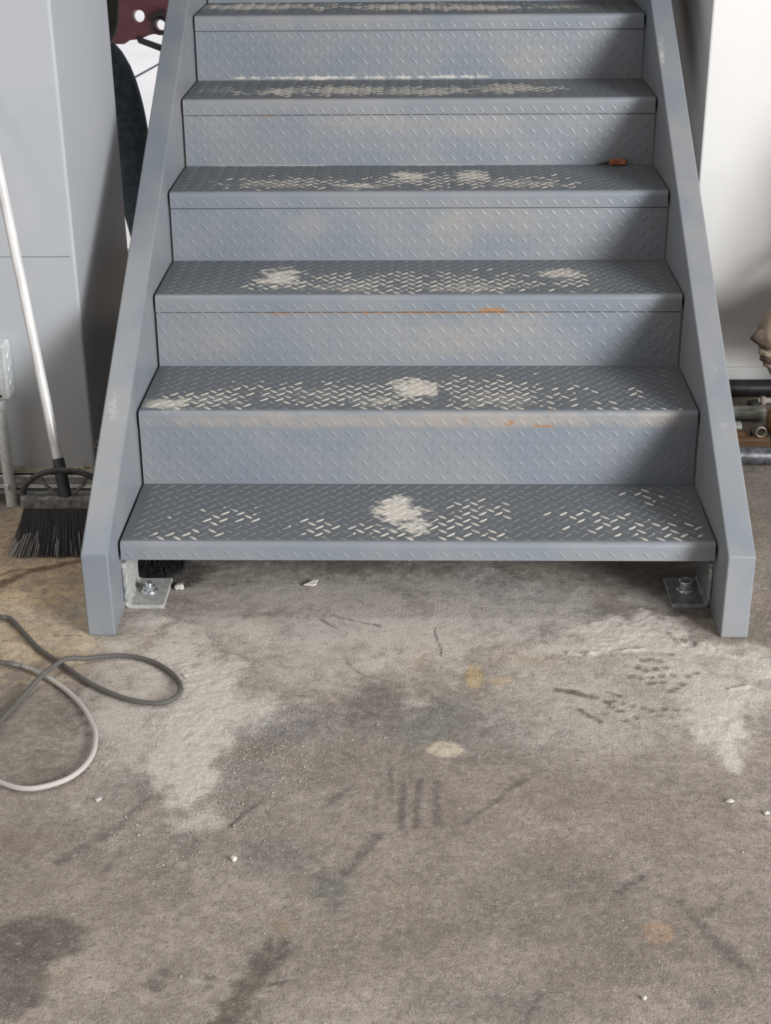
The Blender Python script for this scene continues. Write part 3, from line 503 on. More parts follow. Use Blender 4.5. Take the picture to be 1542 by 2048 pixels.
# ---------------------------------------------------------------- broom leaning on the column
bl = Vector((-.826, .318, .150)); pd = (Vector((-.9525, .5365, .833))-bl).normalized()
broom = empty('broom', (-.83, .30, 0), 'push broom with grey-white pole and black flared bristles leaning on the column', 'broom')
MB().tube([bl+pd*t for t in np.linspace(.055, .965, 12)], .0118, 16).build('pole', POLEM, broom)
MB().tube([bl+pd*t for t in (-.02, .0, .045, .075, .078)], [.0135, .0145, .0145, .0138, .0125], 16).build('pole_socket', BLACKP, broom)
def broom_head():
    x0, x1 = -.927, -.725; yc, zc = .318, .132
    n = 20; vs = []; fs = []
    MB().prism([(-.927, .296), (-.727, .296), (-.722, .318), (-.727, .340), (-.927, .340), (-.932, .318)], .112, .140, 'xy').build('head_block', DUSTB, broom, .005, 2)
    br = MB(); cx = -.826
    for k in range(1):
        pts = [(cx-.098*math.cos(a), .320, .140+.062*math.sin(a)) for a in np.linspace(.05, math.pi-.05, 22)]
        br.tube(pts, .0072, 8)
    arch = br.build('arch_brace', BLACKP, broom)
    for s in (-1, 1): MB().tube([(cx+s*.018, .320, .139), (cx+s*.045, .320, .165), (cx+s*.055, .320, .188)], .0042, 8).build('spoke', DUSTB, broom)
    dark = MB(); tip = MB(); rnd = random.Random(3)
    for k in range(2600):
        u = rnd.uniform(-1, 1); w = rnd.uniform(-1, 1)
        top = Vector((cx+u*.096, .318+w*.017, .114)); ln = rnd.uniform(.97, 1.0)
        bot = Vector((cx-.004+u*.128+rnd.gauss(0, .007), .292+w*.028+rnd.gauss(0, .003), .001+.012*rnd.random()**3))
        mid = (top+bot)*.5+Vector((-u*.010, .004, .004))
        wd = .0011
        tgt = tip if rnd.random() < (.12 if u > -.1 else .16+.5*(-u)**2) else dark
        pts = [top, mid, bot]
        if tgt is tip:
            dark.add([top+Vector((-wd,0,0)), top+Vector((wd,0,0)), bot*.4+mid*.6+Vector((wd,.001,0)), bot*.4+mid*.6+Vector((-wd,.001,0))], [(0,1,2,3)])
            m2 = mid+(bot-mid)*rnd.uniform(-.2, .65); tip.add([m2+Vector((-wd,0,0)), m2+Vector((wd,0,0)), m2+Vector((0,wd,0)), bot+Vector((-wd*.5,0,0)), bot+Vector((wd*.5,0,0)), bot+Vector((0,wd*.5,0))], [(0,1,4,3),(1,2,5,4),(2,0,3,5)])
        else:
            dark.add([top+Vector((-wd,0,0)), top+Vector((wd,0,0)), top+Vector((0,wd,0)), mid+Vector((-wd,0,0)), mid+Vector((wd,0,0)), mid+Vector((0,wd,0)), bot+Vector((-wd*.5,0,0)), bot+Vector((wd*.5,0,0)), bot+Vector((0,wd*.5,0))],
                     [(0,1,4,3),(1,2,5,4),(2,0,3,5),(3,4,7,6),(4,5,8,7),(5,3,6,8)])
    core = [(-.918, .330), (-.734, .330)]
    dark.add([(-.920,.302,.114),(-.732,.302,.114),(-.732,.334,.114),(-.920,.334,.114),(-.945,.280,.014),(-.713,.280,.014),(-.713,.312,.014),(-.945,.312,.014)], [(0,1,2,3),(4,5,6,7),(0,1,5,4),(1,2,6,5),(2,3,7,6),(3,0,4,7)])
    o = dark.build('bristles', BRISM, broom, fix=False); o['kind'] = 'stuff'
    o = tip.build('dusty_bristle_tips', BRISD, broom, fix=False); o['kind'] = 'stuff'; o['label'] = 'dust-whitened bristle tips'
broom_head()

# brush lying under the lowest tread, bristles towards the left bracket
brush = empty('hand_brush', (-.58, .25, 0), 'black bristled brush lying under the lowest tread behind the left bracket', 'brush')
MB().prism([(-.632, .255), (-.548, .255), (-.548, .300), (-.632, .300)], .012, .050, 'xy').build('brush_block', BLACKP, brush, .006, 2)
MB().tube([(-.59, .298, .032), (-.585, .36, .036), (-.57, .46, .034)], [.014, .012, .014], 12).build('brush_handle', BLACKP, brush)
def brush_bristles():
    mb = MB(); rnd = random.Random(9)
    for k in range(900):
        u = rnd.uniform(-1, 1); w = rnd.uniform(0, 1)
        a = Vector((-.59+u*.038, .256, .016+.030*w)); b = Vector((-.585+u*.040+max(0, u)*.012*rnd.random()+rnd.gauss(0, .004), .180-.028*(1-w)+rnd.gauss(0, .006)+.05*max(0, u-.2), .003+.040*w*rnd.uniform(.7, 1)))
        wd = .0011
        mb.add([a+Vector((-wd,0,0)), a+Vector((wd,0,0)), a+Vector((0,0,wd)), b+Vector((-wd*.5,0,0)), b+Vector((wd*.5,0,0)), b+Vector((0,0,wd*.5))], [(0,1,4,3),(1,2,5,4),(2,0,3,5)])
    mb.add([(-.626,.256,.016),(-.556,.256,.016),(-.556,.256,.044),(-.626,.256,.044),(-.622,.175,.003),(-.566,.190,.003),(-.570,.200,.030),(-.622,.190,.032)], [(0,1,2,3),(4,5,6,7),(0,1,5,4),(1,2,6,5),(2,3,7,6),(3,0,4,7)])
    o = mb.build('bristles', BRISM, brush, fix=False); o['kind'] = 'stuff'
brush_bristles()

# ---------------------------------------------------------------- conduit, box and strut on the column foot
strut = empty('slotted_strut', (-1.1, .60, .036), 'dusty galvanised slotted strut channel fixed low across the column foot', 'strut channel')
def strut_build():
    x0, x1, yf, yb, z0, z1 = -1.6, -.735, .578, .6195, .036, .080
    t = .003; b = MB()
    # top and bottom flanges with rolled lips, open face to the front
    b.box((x0, yf, z1-t), (x1, yb, z1)); b.box((x0, yf, z0), (x1, yb, z0+t))
    b.box((x0, yf, z1-.010), (x1, yf+t, z1)); b.box((x0, yf, z0), (x1, yf+t, z0+.010))
    b.tube([(x0, yf+.004, z1-.010), (x1, yf+.004, z1-.010)], .0032, 8); b.tube([(x0, yf+.004, z0+.010), (x1, yf+.004, z0+.010)], .0032, 8)
    b.build('channel', STRUTM, strut)
    # back web, left open at each slot
    w = MB(); zc = .060; sh = .0065; sl = .013; xs = np.arange(x0+.03, x1, .0535)
    prev = x0
    for x in xs:
        w.box((prev, yb-t, z0+t), (x-sl, yb, z1-t)); w.box((x-sl, yb-t, z0+t), (x+sl, yb, zc-sh)); w.box((x-sl, yb-t, zc+sh), (x+sl, yb, z1-t)); prev = x+sl
    w.box((prev, yb-t, z0+t), (x1, yb, z1-t)); w.build('slotted_web', STRUTM, strut)
    MB().box((x0, .585, z1), (x1-.0, .6185, z1+.003)).build('dust_layer', simple('tan_dust', (.36, .31, .25), .95, 0, .15, 60, .2), strut)
    for x in (-1.5, -.78): MB().box((x-.02, .585, 0), (x+.02, .615, z0)).build('foot_block', STRUTM, strut)
strut_build()
def strap():
    b = MB(); cx, cy, r = -1.0275, .5615, .0150
    pts = [(cx+r*math.cos(a), cy-r*math.sin(a)) for a in np.linspace(-.5, math.pi+.5, 14)]
    vs = [(x, y, z) for z in (.047, .067) for (x, y) in pts]; n = len(pts)
    b.add(vs, [(k, k+1, n+k+1, n+k) for k in range(n-1)], True)
    b.box((cx-.004, cy-r-.012, .049), (cx+.004, cy-r, .065))
    return b
cond = empty('conduit', (-1.0275, .5615, 0), 'pale galvanised conduit standing against the column, strapped to the strut', 'conduit')
MB().tube([(-1.0275, .5615, z) for z in (.0, .1, .2, .262)], .0138, 18).build('pipe', GALV, cond)
MB().tube([(-1.0275, .5615, z) for z in (.256, .262, .270, .285)], [.0145, .0175, .0175, .0165], 18).build('connector', GALV, cond)
MB().tube([(-1.0275, .5615-.018, .272), (-1.0275, .5615-.026, .272)], .004, 8).build('set_screw', BOLTM, cond)
strap().build('strap', GALV, cond)
box = empty('junction_box', (-1.045, .56, .285), 'galvanised electrical junction box with raised cover on the column at left edge', 'electrical box')
MB().box((-1.105, .560, .285), (-1.0, .6185, .425)).build('box_body', GALV, box, .006, 3)
MB().box((-1.101, .552, .291), (-1.010, .560, .419)).build('cover_plate', GALV, box, .003, 2)
MB().box((-1.092, .545, .305), (-1.019, .553, .405)).build('raised_panel', GALV, box, .004, 2)
for z in (.298, .412): MB().lathe((-1.0185, .552, z), [(.0005, .003), (.0032, .0025), (.0036, 0)], 10, 'y').build('cover_screw', DARKM, box)
for z in (.32, .355, .39): MB().lathe((-1.0, .588, z), [(.009, 0), (.009, .0015), (.0005, .002)], 14, 'x').build('knockout', GALV, box)

# ---------------------------------------------------------------- cord
def catmull(P, k=10):
    P = [P[0]]+P+[P[-1]]; out_ = []
    for i in range(1, len(P)-2):
        a, b, c_, d = (np.array(P[i+j], float) for j in (-1, 0, 1, 2))
        for t in np.linspace(0, 1, k, endpoint=False): out_.append(.5*((2*b)+(-a+c_)*t+(2*a-5*b+4*c_-d)*t*t+(-a+3*b-3*c_+d)*t**3))
    out_.append(np.array(P[-2], float)); return np.array(out_)
def cord():
    p = catmull([tuple(q) for q in CORD], 8); n = len(p); r = .0052; z = np.full(n, r+.0035)
    s = np.concatenate([[0], np.cumsum(np.hypot(*np.diff(p, axis=0).T))])
    for i in range(n):                       # lift the later run over the earlier one where they cross
        for j in range(i):
            if s[i]-s[j] > .12 and np.hypot(*(p[i]-p[j])) < .05:
                lo, hi = (i, j)
                L = .0135*max(0, 1-(np.hypot(*(p[i]-p[j]))/.05)**2)
                z[i if s[i] < s[-1]*.62 else j] = max(z[i if s[i] < s[-1]*.62 else j], r+.0035+L)
    z = np.convolve(np.pad(z, 5, 'edge'), np.ones(11)/11, 'valid')*.6+z*.4
    mb = MB(); mb.tube([(p[i,0], p[i,1], z[i]) for i in range(n)], r, 12)
    o = mb.build('power_cord', CORDM); tag(o, 'dusty dark rubber cord lying in loops on the concrete left of the stairs', 'cord')
    t = np.repeat(s/s[-1], 12); d = .06+.85*sstep(.68, .80, t)*(1-.35*sstep(.97, 1, t))+.22*np.exp(-((t-.42)/.05)**2)
    d = np.concatenate([d, d[:12], d[-12:]])[:len(o.data.vertices)]; set_val(o, 'dust', d)
cord()

# ---------------------------------------------------------------- small things lying about
def pebble(name, loc, r, mat, label, cat, seed, sq=(1, .8, .6)):
    bm = bmesh.new(); bmesh.ops.create_icosphere(bm, subdivisions=2, radius=r); rn = random.Random(seed); ph = [rn.uniform(0, 6) for _ in range(6)]
    for v in bm.verts:
        d = v.co.normalized(); k = 1+.16*math.sin(4*d.x+ph[0])+.14*math.sin(5*d.y+ph[1])+.12*math.sin(4*d.z+ph[2]); v.co = Vector((d.x*sq[0], d.y*sq[1], d.z*sq[2]))*r*k
    mz = min(v.co.z for v in bm.verts)
    for v in bm.verts: v.co.z -= mz
    me = bpy.data.meshes.new(name); bm.to_mesh(me); bm.free(); me.materials.append(mat); o = bpy.data.objects.new(name, me); COL.objects.link(o); o.location = loc; o.rotation_euler.z = rn.uniform(0, 6)
    return tag(o, label, cat)
def scrap():
    mb = MB().prism([(-.018, -.006), (.004, -.008), (.012, -.003), (.011, .003), (.015, .010), (.006, .012), (-.006, .004)], .002, .0055, 'xy')
    o = mb.build('paper_scrap', PAPER, None, .0008, 1); bm = bmesh.new(); bm.from_mesh(o.data)
    for v in bm.verts: v.co.z += max(0, v.co.y)*.35+abs(v.co.x)*.12
    bm.to_mesh(o.data); bm.free(); o.location = (-.2396, .1342, .0012); tag(o, 'off-white torn scrap lying on the concrete just in front of the lowest tread', 'scrap')
scrap()
pebble('pebble', (-.3023, -.8486, 0), .0064, PAPER, 'white angular chip alone on the bare foreground concrete left of centre', 'pebble', 1)
pebble('pebble', (-.5625, -.6853, 0), .005, STONE, 'pale oval pebble below the lower cord loop', 'pebble', 2, (1.3, .8, .6))
pebble('pebble', (.5557, -.6765, 0), .0062, STONE, 'pale flat flake on the right foreground concrete, farther from the frame edge', 'pebble', 3, (1.4, .8, .4))
pebble('pebble', (.6126, -.7108, 0), .0055, STONE, 'pale chip at the right edge of the foreground concrete', 'pebble', 4, (1.3, .9, .5))
pebble('pebble', (-.0162, .2574, 0), .0055, PAPER, 'tiny white crumb under the middle of the lowest tread', 'pebble', 5)
pebble('pebble', (-.4664, -.2667, .002), .005, STONE, 'pale lump at the right end of the upper cord loop in the dust', 'pebble', 6)
pebble('pebble', (.3397, -1.1637, 0), .0045, STONE, 'small pale pebble near the bottom edge right of centre', 'pebble', 8)
GRITM = simple('pale_grit', (.46, .43, .39), .9, 0, .2, 200)
pebble('concrete_chip', (-.535, .115, 0), .012, STONE, 'pale crumbled chunk on the floor beside the left anchor bracket', 'chip', 12, (1.2, .9, .5))
def grit():
    mb = MB(); rn = random.Random(5); oc = [(1,0,0),(-1,0,0),(0,1,0),(0,-1,0),(0,0,1),(0,0,-.6)]; of = [(0,2,4),(2,1,4),(1,3,4),(3,0,4),(2,0,5),(1,2,5),(3,1,5),(0,3,5)]
    def put(x, y, r):
        sc = [r*rn.uniform(.6, 1.2) for _ in range(3)]; a = rn.uniform(0, 6); ca, sa = math.cos(a), math.sin(a)
        mb.add([(x+p[0]*sc[0]*ca-p[1]*sc[1]*sa, y+p[0]*sc[0]*sa+p[1]*sc[1]*ca, r*.55+p[2]*sc[2]*.7) for p in oc], of)
    for k in range(2600): put(rn.gauss(-.36, .12), rn.gauss(-.52, .19), rn.uniform(.0007, .0018)+(.0010 if rn.random() < .04 else 0))
    for k in range(1500): put(rn.uniform(-.8, .75), rn.uniform(-1.22, -.02), rn.uniform(.0005, .0013)+(.0012 if rn.random() < .03 else 0))
    for k in range(250): put(rn.gauss(.3, .2), rn.gauss(-.15, .1), rn.uniform(.0008, .002))
    o = mb.build('grit', GRITM); tag(o, 'pale grit and crumbs scattered over the dusty concrete floor', 'grit', None, 'stuff')
grit()
# orange plastic piece with a dark pin, at the back of the fourth tread
clip = empty('orange_clip', (.545, 1.235, T(4)+.002), 'small orange-red plastic piece with a dark pin lying at the back of the fourth tread', 'clip')
MB().prism([(.518, 1.226), (.545, 1.229), (.562, 1.224), (.566, 1.240), (.545, 1.243), (.520, 1.242)], T(4)+.003, T(4)+.018, 'xy').build('clip_body', ORANGE, clip, .003, 2)
MB().box((.520, 1.222, T(4)+.002), (.525, 1.229, T(4)+.010)).build('clip_foot', ORANGE, clip)
MB().tube([(.520, 1.234, T(4)+.010), (.505, 1.233, T(4)+.007), (.485, 1.231, T(4)+.004)], [.004, .0032, .0012], 8).build('pin', DARKM, clip)
# frayed straw-coloured fibres at the foot of the column
fib = MB(); rf = random.Random(2)
for k in range(14):
    x = -.835+rf.uniform(-.05, .045); y = .600+rf.uniform(-.01, .012); z = .0835
    fib.tube([(x, y, z), (x+rf.uniform(-.015, .015), y-.004, z+rf.uniform(.003, .012)), (x+rf.uniform(-.03, .03), y-.006, z+rf.uniform(.001, .018))], [.0012, .0012, .0006], 5)
for k in range(5):
    x = -.806+rf.uniform(-.004, .006); fib.tube([(x, .612, .083), (x+.001, .613, .10+.01*k), (x-.004, .612, .11+.012*k)], .0010, 5)
o = fib.build('straw_fibres', STRAW); tag(o, 'frayed straw-coloured fibres caught at the foot of the column', 'fibres', None, 'stuff')

# ---------------------------------------------------------------- pipes and bars stacked by the cream wall
def rod(name, x0, x1, y, z, r, mat, label, cat, group=None, n=18, ring=None):
    e = empty(name, (x0, y, z-r), label, cat, group)
    MB().tube([(x0, y, z), ((x0+x1)/2, y, z), (x1, y, z)], r, n).build('pipe_wall' if ring else 'shaft', mat, e)
    return e
rod('steel_pipe', .735, 2.3, .828, .0245, .0245, STLPIPE, 'thick dusty dark steel pipe lying nearest on the floor right of the stairs', 'pipe')
for k, (y, z, r, x1) in enumerate([(.893, .0175, .0175, 1.02), (.930, .0185, .0185, .955), (.971, .0200, .0200, .905)]):
    rod('rusty_bar', .735, x1, y, z, r, RUSTM, ['rusty brown bar directly behind the thick steel pipe', 'rusty brown bar in the middle of the three', 'rusty brown bar farthest back of the three, topped by a shiny ring'][k], 'bar', 'rusty bars on the floor')
ring = MB(); ring.lathe((.930, .927, .0525), [(.0155, -.006), (.0155, .006), (.0115, .006), (.0115, -.006), (.0155, -.006)], 20, 'y')
tag(ring.build('pipe_ring', BRASSM), 'worn metal pipe ring resting on the rusty bars beside the tan boot', 'ring')
rod('square_tube', .735, .90, 1.040, .020, .020, GREENG, 'dull grey-green tube nearest behind the rusty bars', 'tube', 'grey-green tubes', 4)
rod('round_tube', .735, .990, 1.147, .0130, .0130, GREENG, 'grey-green tube with a bright upper edge, front one of the close pair', 'tube', 'grey-green tubes')
rod('round_tube', .735, .995, 1.178, .0150, .0150, GREENG, 'grey-green tube lying at the back of the close pair', 'tube', 'grey-green tubes')
capr = empty('capped_rod', (.93, 1.235, .0), 'beige rod with a black rubber end cap lying behind the grey-green tubes', 'rod')
MB().tube([(.985, 1.232, .026), (1.0, 1.232, .026), (2.0, 1.232, .022)], .008, 12).lathe((1.0, 1.232, .026), [(.008, -.008), (.013, -.006), (.013, .006), (.008, .008)], 14, 'x').build('shaft', BEIGEM, capr)
MB().tube([(.958, 1.228, .0145), (.961, 1.228, .0145), (.985, 1.230, .0145), (.988, 1.230, .0145)], [.012, .0140, .0140, .012], 14).build('rubber_cap', BLACKP, capr)
rod('black_pipe', .745, 2.4, 1.335, .0260, .0260, BLKPIPE, 'thick black pipe lying at the back along the cream wall', 'pipe')

# ---------------------------------------------------------------- maroon steel beyond the opening
mar = empty('maroon_frame', (-1.35, 4.5, 0), 'maroon painted steel frame with round holes standing outside behind the person in jeans', 'machine')
def maroon():
    outline = [(-1.95, .585), (-1.405, .585), (-1.375, .603), (-1.335, .606), (-1.318, .610)]
    outline += [(-1.318+.14*t, .610+.020*math.sin(math.pi*min(1, t*1.1))) for t in np.linspace(.1, 1, 8)]+[(-.85, .60), (-.85, 1.25), (-1.95, 1.25)]
    holes = [(-1.328, .712, .030), (-1.227, .672, .027)]
    bm = bmesh.new(); edges = []
    def loop(pts):
        vs = [bm.verts.new((p[0], 0, p[1])) for p in pts]; return [bm.edges.new((vs[i], vs[(i+1) % len(vs)])) for i in range(len(vs))]
    edges += loop(outline)
    for (x, z, r) in holes: edges += loop([(x+r*math.cos(a), z+r*math.sin(a)) for a in np.linspace(0, 2*math.pi, 25)[:-1]])
    g = bmesh.ops.triangle_fill(bm, use_beauty=True, use_dissolve=False, edges=edges)
    ret = bmesh.ops.extrude_face_region(bm, geom=bm.faces[:])
    for v in [q for q in ret['geom'] if isinstance(q, bmesh.types.BMVert)]: v.co.y += .014
    bmesh.ops.recalc_face_normals(bm, faces=bm.faces)
    me = bpy.data.meshes.new('holed_plate'); bm.to_mesh(me); bm.free(); me.materials.append(MAROON)
    o = bpy.data.objects.new('holed_plate', me); COL.objects.link(o); o.parent = mar; o.location = (1.35, 0, 0)
    rm = MB()
    for (x, z, r) in holes: rm.lathe((x, 4.5, z), [(r, -.001), (r, -.016), (r+.004, -.016), (r+.004, -.001), (r, -.001)], 24, 'y')
    rm = None
    for (x, z, r) in holes: MB().lathe((x+.004, 4.530, z-.004), [(r+.006, -.012), (r+.006, .012), (r-.002, .012), (r-.002, -.012), (r+.006, -.012)], 24, 'y').build('hole_rim', PALEM, mar)
    d = (Vector((-.95, 4.49, .40))-Vector((-1.33, 4.49, .606)))
    MB().add([(-1.345,4.48,.622),(-1.345,4.505,.622),(-1.0,4.505,.500),(-1.0,4.48,.500),(-1.335,4.48,.592),(-1.335,4.505,.592),(-1.0,4.505,.465),(-1.0,4.48,.465)], [(0,1,2,3),(4,5,6,7),(0,1,5,4),(1,2,6,5),(2,3,7,6),(3,0,4,7)]).build('black_bar', DARKM, mar, .003, 1)
    MB().add([(-1.285,4.470,.695),(-1.275,4.470,.712),(-1.205,4.470,.745),(-1.20,4.470,.720),(-1.285,4.497,.695),(-1.275,4.497,.712),(-1.205,4.497,.745),(-1.20,4.497,.720)], [(0,1,2,3),(4,5,6,7),(0,1,5,4),(1,2,6,5),(2,3,7,6),(3,0,4,7)]).build('latch', DARKM, mar, .003, 1)
    MB().lathe((-1.227, 4.49, .668), [(.030, -.002), (.030, .012), (.041, .012), (.041, -.002)], 24, 'y').build('collar', DARKM, mar)
    for x in (-1.80, -.93): MB().box((x-.03, 4.50, 0), (x+.03, 4.56, .62)).build('leg', MAROON, mar, .004, 1)
maroon()

# ---------------------------------------------------------------- people
def skin(name, pts, edges, mat, parent, root, levels=2):
    """one smooth surface grown around a skeleton: pts maps joint -> (position, radius or (rx, ry))"""
    names = list(pts); off = wloc(parent)
    me = bpy.data.meshes.new(name); me.from_pydata([tuple(Vector(pts[n][0])-off) for n in names], [(names.index(a), names.index(b)) for a, b in edges], [])
    o = bpy.data.objects.new(name, me); COL.objects.link(o)
    m = o.modifiers.new('skin', 'SKIN'); m.use_smooth_shade = True
    sv = me.skin_vertices[0].data
    for i, n in enumerate(names):
        r = pts[n][1]; sv[i].radius = r if isinstance(r, tuple) else (r, r); sv[i].use_root = (n == root)
    s = o.modifiers.new('sub', 'SUBSURF'); s.levels = s.render_levels = levels
    dg = bpy.context.evaluated_depsgraph_get(); nm = bpy.data.meshes.new_from_object(o.evaluated_get(dg))
    o.modifiers.clear(); o.data = nm; nm.materials.clear(); nm.materials.append(mat); nm.name = name
    for p in nm.polygons: p.use_smooth = True
    o.parent = parent
    return o
def hand(P, E, key, wrist, direction, palm_n):
    d = Vector(direction).normalized(); n = Vector(palm_n); n = (n-d*n.dot(d)).normalized(); s = d.cross(n); w = Vector(P[wrist][0])
    P[key+'palm'] = (w+d*.05, (.030, .016)); E.append((wrist, key+'palm'))
    for k, (off, L) in enumerate([(-.030, .062), (-.010, .074), (.010, .070), (.029, .055)]):
        a, b, c_ = (key+f+str(k) for f in 'abc')
        P[a] = (w+d*.088+s*off, .0100); P[b] = (w+d*(.088+L*.55)+s*off*1.1+n*.008, .0088); P[c_] = (w+d*(.088+L*.95)+s*off*1.1+n*.026, .0075)
        E += [(key+'palm', a), (a, b), (b, c_)]
    P[key+'t1'] = (w+d*.045-s*.040+n*.010, .0115); P[key+'t2'] = (w+d*.075-s*.052+n*.022, .0095); E += [(key+'palm', key+'t1'), (key+'t1', key+'t2')]
def head(parent, c, face, hairmat):
    """hair cap, eyes, nose, ears and mouth set on the head of the body"""
    c = Vector(c); f = Vector(face).normalized(); s = f.cross(Vector((0, 0, 1))).normalized(); u = Vector((0, 0, 1))
    hb = MB(); n = 18
    rings = [(t, math.sin(t)) for t in np.linspace(.05, 1.75, 8)]
    vs = []; fs = []
    for (t, st) in rings:
        for k in range(n):
            a = 2*math.pi*k/n; fr = math.cos(a); tt = min(t, 1.05) if fr > .35 else t
            vs.append(c-f*.008+u*(.118*math.cos(tt)+.012)+f*(.107*math.sin(tt)*fr)+s*(.086*math.sin(tt)*math.sin(a)))
    for i in range(len(rings)-1):
        for k in range(n): fs.append((i*n+k, i*n+(k+1) % n, (i+1)*n+(k+1) % n, (i+1)*n+k))
    hb.add(vs, fs, True); hb.build('hair', hairmat, parent)
    for q in (-1, 1):
        p = c+f*.088+s*q*.031+u*.005; MB().lathe(p, [(.0005, .011), (.007, .008), (.010, 0), (.007, -.008), (.0005, -.011)], 10).build('eye', PALEM, parent)
        p = c+s*q*.078-u*.005; MB().lathe(p, [(.001, .030), (.014, .020), (.017, 0), (.010, -.022), (.001, -.028)], 10).build('ear', SKIN, parent)
    MB().tube([c+f*.085+u*.004, c+f*.104-u*.028, c+f*.090-u*.036], [.007, .013, .008], 8).build('nose', SKIN, parent)
    MB().tube([c+f*.087-s*.022-u*.062, c+f*.094-u*.060, c+f*.087+s*.022-u*.062], [.003, .006, .003], 8).build('mouth', simple('lips', (.30, .13, .11), .5), parent)

def standing_person():
    e = empty('person', (-1.1, 2.2, 0), 'person in dark jeans and grey-green shirt standing behind the column, mostly hidden', 'person')
    hipR, kneeR, ankR = (-1.062, 2.20, .885), (-.968, 2.19, .49), (-.905, 2.22, .085)
    hipL, kneeL, ankL = (-1.235, 2.22, .885), (-1.275, 2.20, .49), (-1.30, 2.24, .085)
    B = {'pelvis': ((-1.150, 2.21, .95), .095), 'belly': ((-1.152, 2.205, 1.10), .095), 'chest': ((-1.165, 2.19, 1.32), .10), 'neck0': ((-1.17, 2.185, 1.49), .062), 'neck': ((-1.172, 2.17, 1.55), .055),
         'head0': ((-1.175, 2.155, 1.615), (.07, .08)), 'head1': ((-1.175, 2.15, 1.70), (.076, .090)), 'head2': ((-1.175, 2.155, 1.775), (.06, .07)),
         'hipR': (hipR, .075), 'kneeR': (kneeR, .055), 'ankR': (ankR, .042), 'hipL': (hipL, .075), 'kneeL': (kneeL, .055), 'ankL': (ankL, .042),
         'shR': ((-.985, 2.19, 1.41), .058), 'elR': ((-1.20, 1.98, 1.20), .045), 'wrR': ((-1.36, 1.84, 1.22), .030),
         'shL': ((-1.345, 2.20, 1.41), .058), 'elL': ((-1.44, 2.10, 1.14), .045), 'wrL': ((-1.42, 1.90, 1.08), .030)}
    E = [('pelvis','belly'),('belly','chest'),('chest','neck0'),('neck0','neck'),('neck','head0'),('head0','head1'),('head1','head2'),('pelvis','hipR'),('hipR','kneeR'),('kneeR','ankR'),('pelvis','hipL'),('hipL','kneeL'),('kneeL','ankL'),
         ('chest','shR'),('shR','elR'),('elR','wrR'),('chest','shL'),('shL','elL'),('elL','wrL')]
    hand(B, E, 'r', 'wrR', (-.75, -.55, .1), (0, 0, -1)); hand(B, E, 'l', 'wrL', (.1, -.95, -.2), (0, 0, -1))
    skin('body', B, E, SKIN, e, 'pelvis')
    J = {'p': ((-1.115, 2.21, .92), .145), 'w': ((-1.11, 2.21, .99), .14), 'hr': ((-1.060, 2.20, .86), .104), 'mr': ((-1.002, 2.195, .70), .097), 'kr': ((-.966, 2.188, .49), .076), 'cr': ((-.938, 2.20, .30), .066), 'ar': ((-.912, 2.215, .085), .060),
         'hl': ((-1.237, 2.22, .86), .104), 'ml': ((-1.258, 2.21, .70), .094), 'kl': ((-1.275, 2.198, .49), .076), 'cl': ((-1.288, 2.22, .30), .066), 'al': ((-1.30, 2.235, .085), .060)}
    skin('jeans', J, [('p','w'),('p','hr'),('hr','mr'),('mr','kr'),('kr','cr'),('cr','ar'),('p','hl'),('hl','ml'),('ml','kl'),('kl','cl'),('cl','al')], DENIM, e, 'p')
    S = {'b': ((-1.098, 2.208, .845), .158), 'm': ((-1.142, 2.205, 1.05), .165), 'c': ((-1.165, 2.19, 1.33), .165), 'n': ((-1.17, 2.185, 1.475), .075), 'sr': ((-.98, 2.19, 1.41), .072), 'er': ((-1.12, 2.06, 1.275), .062), 'sl': ((-1.35, 2.20, 1.41), .072), 'el': ((-1.41, 2.14, 1.24), .062)}
    skin('shirt', S, [('b','m'),('m','c'),('c','n'),('c','sr'),('sr','er'),('c','sl'),('sl','el')], SHIRT, e, 'c')
    for x, y in ((-.905, 2.22), (-1.30, 2.24)):
        b = skin('boot', {'a': ((x, y, .13), .062), 'h': ((x, y+.01, .052), (.05, .048)), 'm': ((x+.01, y-.10, .046), (.048, .042)), 't': ((x+.015, y-.19, .036), (.044, .032))}, [('a','h'),('h','m'),('m','t')], BOOTD, e, 'h')
        MB().prism([(x-.045, y+.06), (x+.045, y+.06), (x+.055, y-.14), (x+.03, y-.225), (x-.01, y-.225), (x-.04, y-.14)], 0, .018, 'xy').build('sole', SOLEM, b)
    head(e, (-1.175, 2.15, 1.69), (-.6, -.8, 0), HAIR)
standing_person()

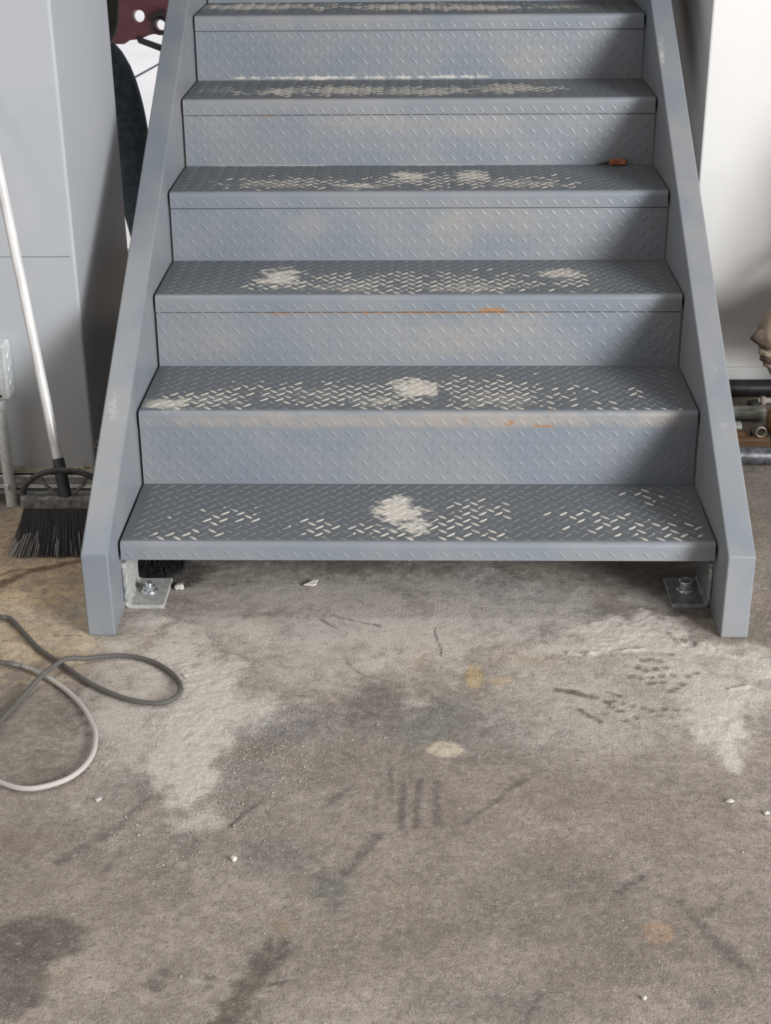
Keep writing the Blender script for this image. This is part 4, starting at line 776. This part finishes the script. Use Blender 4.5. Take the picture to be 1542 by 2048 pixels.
def crouching_person():
    e = empty('person', (1.2, 1.05, 0), 'person in khaki trousers and tan boots crouching by the cream wall, bent knee showing', 'person')
    kn, an, hp = (.955, 1.0, .335), (1.060, 1.0, .115), (1.36, 1.02, .36)
    kn2, an2, hp2 = (1.12, 1.17, .37), (1.30, 1.13, .115), (1.40, 1.15, .36)
    B = {'pelvis': ((1.42, 1.09, .40), .095), 'belly': ((1.43, 1.09, .56), .095), 'chest': ((1.40, 1.09, .78), .10), 'neck0': ((1.36, 1.09, .93), .06), 'neck': ((1.345, 1.09, .985), .054),
         'head0': ((1.33, 1.09, 1.035), .074), 'head1': ((1.32, 1.09, 1.105), .082), 'head2': ((1.325, 1.09, 1.17), .064),
         'hip': (hp, .07), 'knee': (kn, .05), 'ank': (an, .042), 'hip2': (hp2, .07), 'knee2': (kn2, .05), 'ank2': (an2, .042),
         'sh': ((1.38, .91, .86), .056), 'el': ((1.35, .86, .60), .044), 'wr': ((1.20, .93, .47), .029), 'sh2': ((1.38, 1.26, .86), .056), 'el2': ((1.34, 1.28, .61), .044), 'wr2': ((1.22, 1.19, .50), .029)}
    E = [('pelvis','belly'),('belly','chest'),('chest','neck0'),('neck0','neck'),('neck','head0'),('head0','head1'),('head1','head2'),('pelvis','hip'),('hip','knee'),('knee','ank'),('pelvis','hip2'),('hip2','knee2'),('knee2','ank2'),
         ('chest','sh'),('sh','el'),('el','wr'),('chest','sh2'),('sh2','el2'),('el2','wr2')]
    hand(B, E, 'r', 'wr', (-.8, .2, -.35), (0, .3, -1)); hand(B, E, 'l', 'wr2', (-.8, -.2, -.4), (0, -.3, -1))
    skin('body', B, E, SKIN, e, 'pelvis')
    tr = {'w': ((1.42, 1.09, .47), .135), 'p': ((1.42, 1.09, .38), .135), 'h': ((1.34, 1.02, .365), .100), 'm': ((1.15, 1.0, .352), .083), 'k': ((.972, 1.0, .335), (.068, .070)), 'k0': ((.955, 1.0, .300), (.060, .066)), 'c': ((1.005, 1.0, .215), .060), 'a': ((1.05, 1.0, .135), .056),
          'h2': ((1.37, 1.16, .365), .098), 'm2': ((1.25, 1.16, .372), .080), 'k2': ((1.13, 1.17, .365), .068), 'c2': ((1.22, 1.15, .235), .058), 'a2': ((1.29, 1.13, .14), .054)}
    o = skin('trousers', tr, [('w','p'),('p','h'),('h','m'),('m','k'),('k','k0'),('k0','c'),('c','a'),('p','h2'),('h2','m2'),('m2','k2'),('k2','c2'),('c2','a2')], KHAKI, e, 'p')
    # bunched cloth at the front of the near knee
    f1 = skin('trouser_fold', {'a': ((.902, .985, .315), .021), 'b': ((.920, .975, .298), .026), 'c': ((.955, .970, .285), (.022, .03))}, [('a','b'),('b','c')], KHAKID, e, 'b')
    f1['label'] = 'dark brown bunched cloth at the knee'
    for k, (z, x) in enumerate([(.262, .922), (.244, .928), (.228, .938)]):
        skin('trouser_fold', {'a': ((x-.008, .985, z+.002), (.007, .010)), 'b': ((x+.020, .955, z-.002), (.009, .010)), 'c': ((x+.05, .960, z), (.008, .010))}, [('a','b'),('b','c')], KHAKI if k % 2 == 0 else KHAKID, e, 'b')
    S = {'b': ((1.42, 1.09, .48), .16), 'm': ((1.43, 1.09, .60), .145), 'c': ((1.40, 1.09, .79), .15), 'n': ((1.365, 1.09, .92), .078), 's': ((1.38, .905, .855), .070), 'e': ((1.355, .87, .65), .058), 's2': ((1.38, 1.265, .855), .070), 'e2': ((1.345, 1.275, .66), .056)}
    skin('shirt', S, [('b','m'),('m','c'),('c','n'),('c','s'),('s','e'),('c','s2'),('s2','e2')], TANSH, e, 'c')
    for x, y in ((1.075, 1.012), (1.30, 1.13)):
        dz = .0
        b = skin('boot', {'a': ((x, y, .155), .060), 'h': ((x+.01, y, .060), (.048, .05)), 'm': ((x-.07, y-.005, .056), (.046, .048)), 't': ((x-.118, y-.01, .048), (.034, .042))}, [('a','h'),('h','m'),('m','t')], BOOTM, e, 'h')
        MB().prism([(x+.065, y-.045), (x+.065, y+.045), (x-.10, y+.045), (x-.15, y+.02), (x-.15, y-.035), (x-.10, y-.055)], .0, .020, 'xy').build('sole', SOLEM, b)
    head(e, (1.32, 1.09, 1.105), (-.95, 0, -.25), HAIR)
crouching_person()
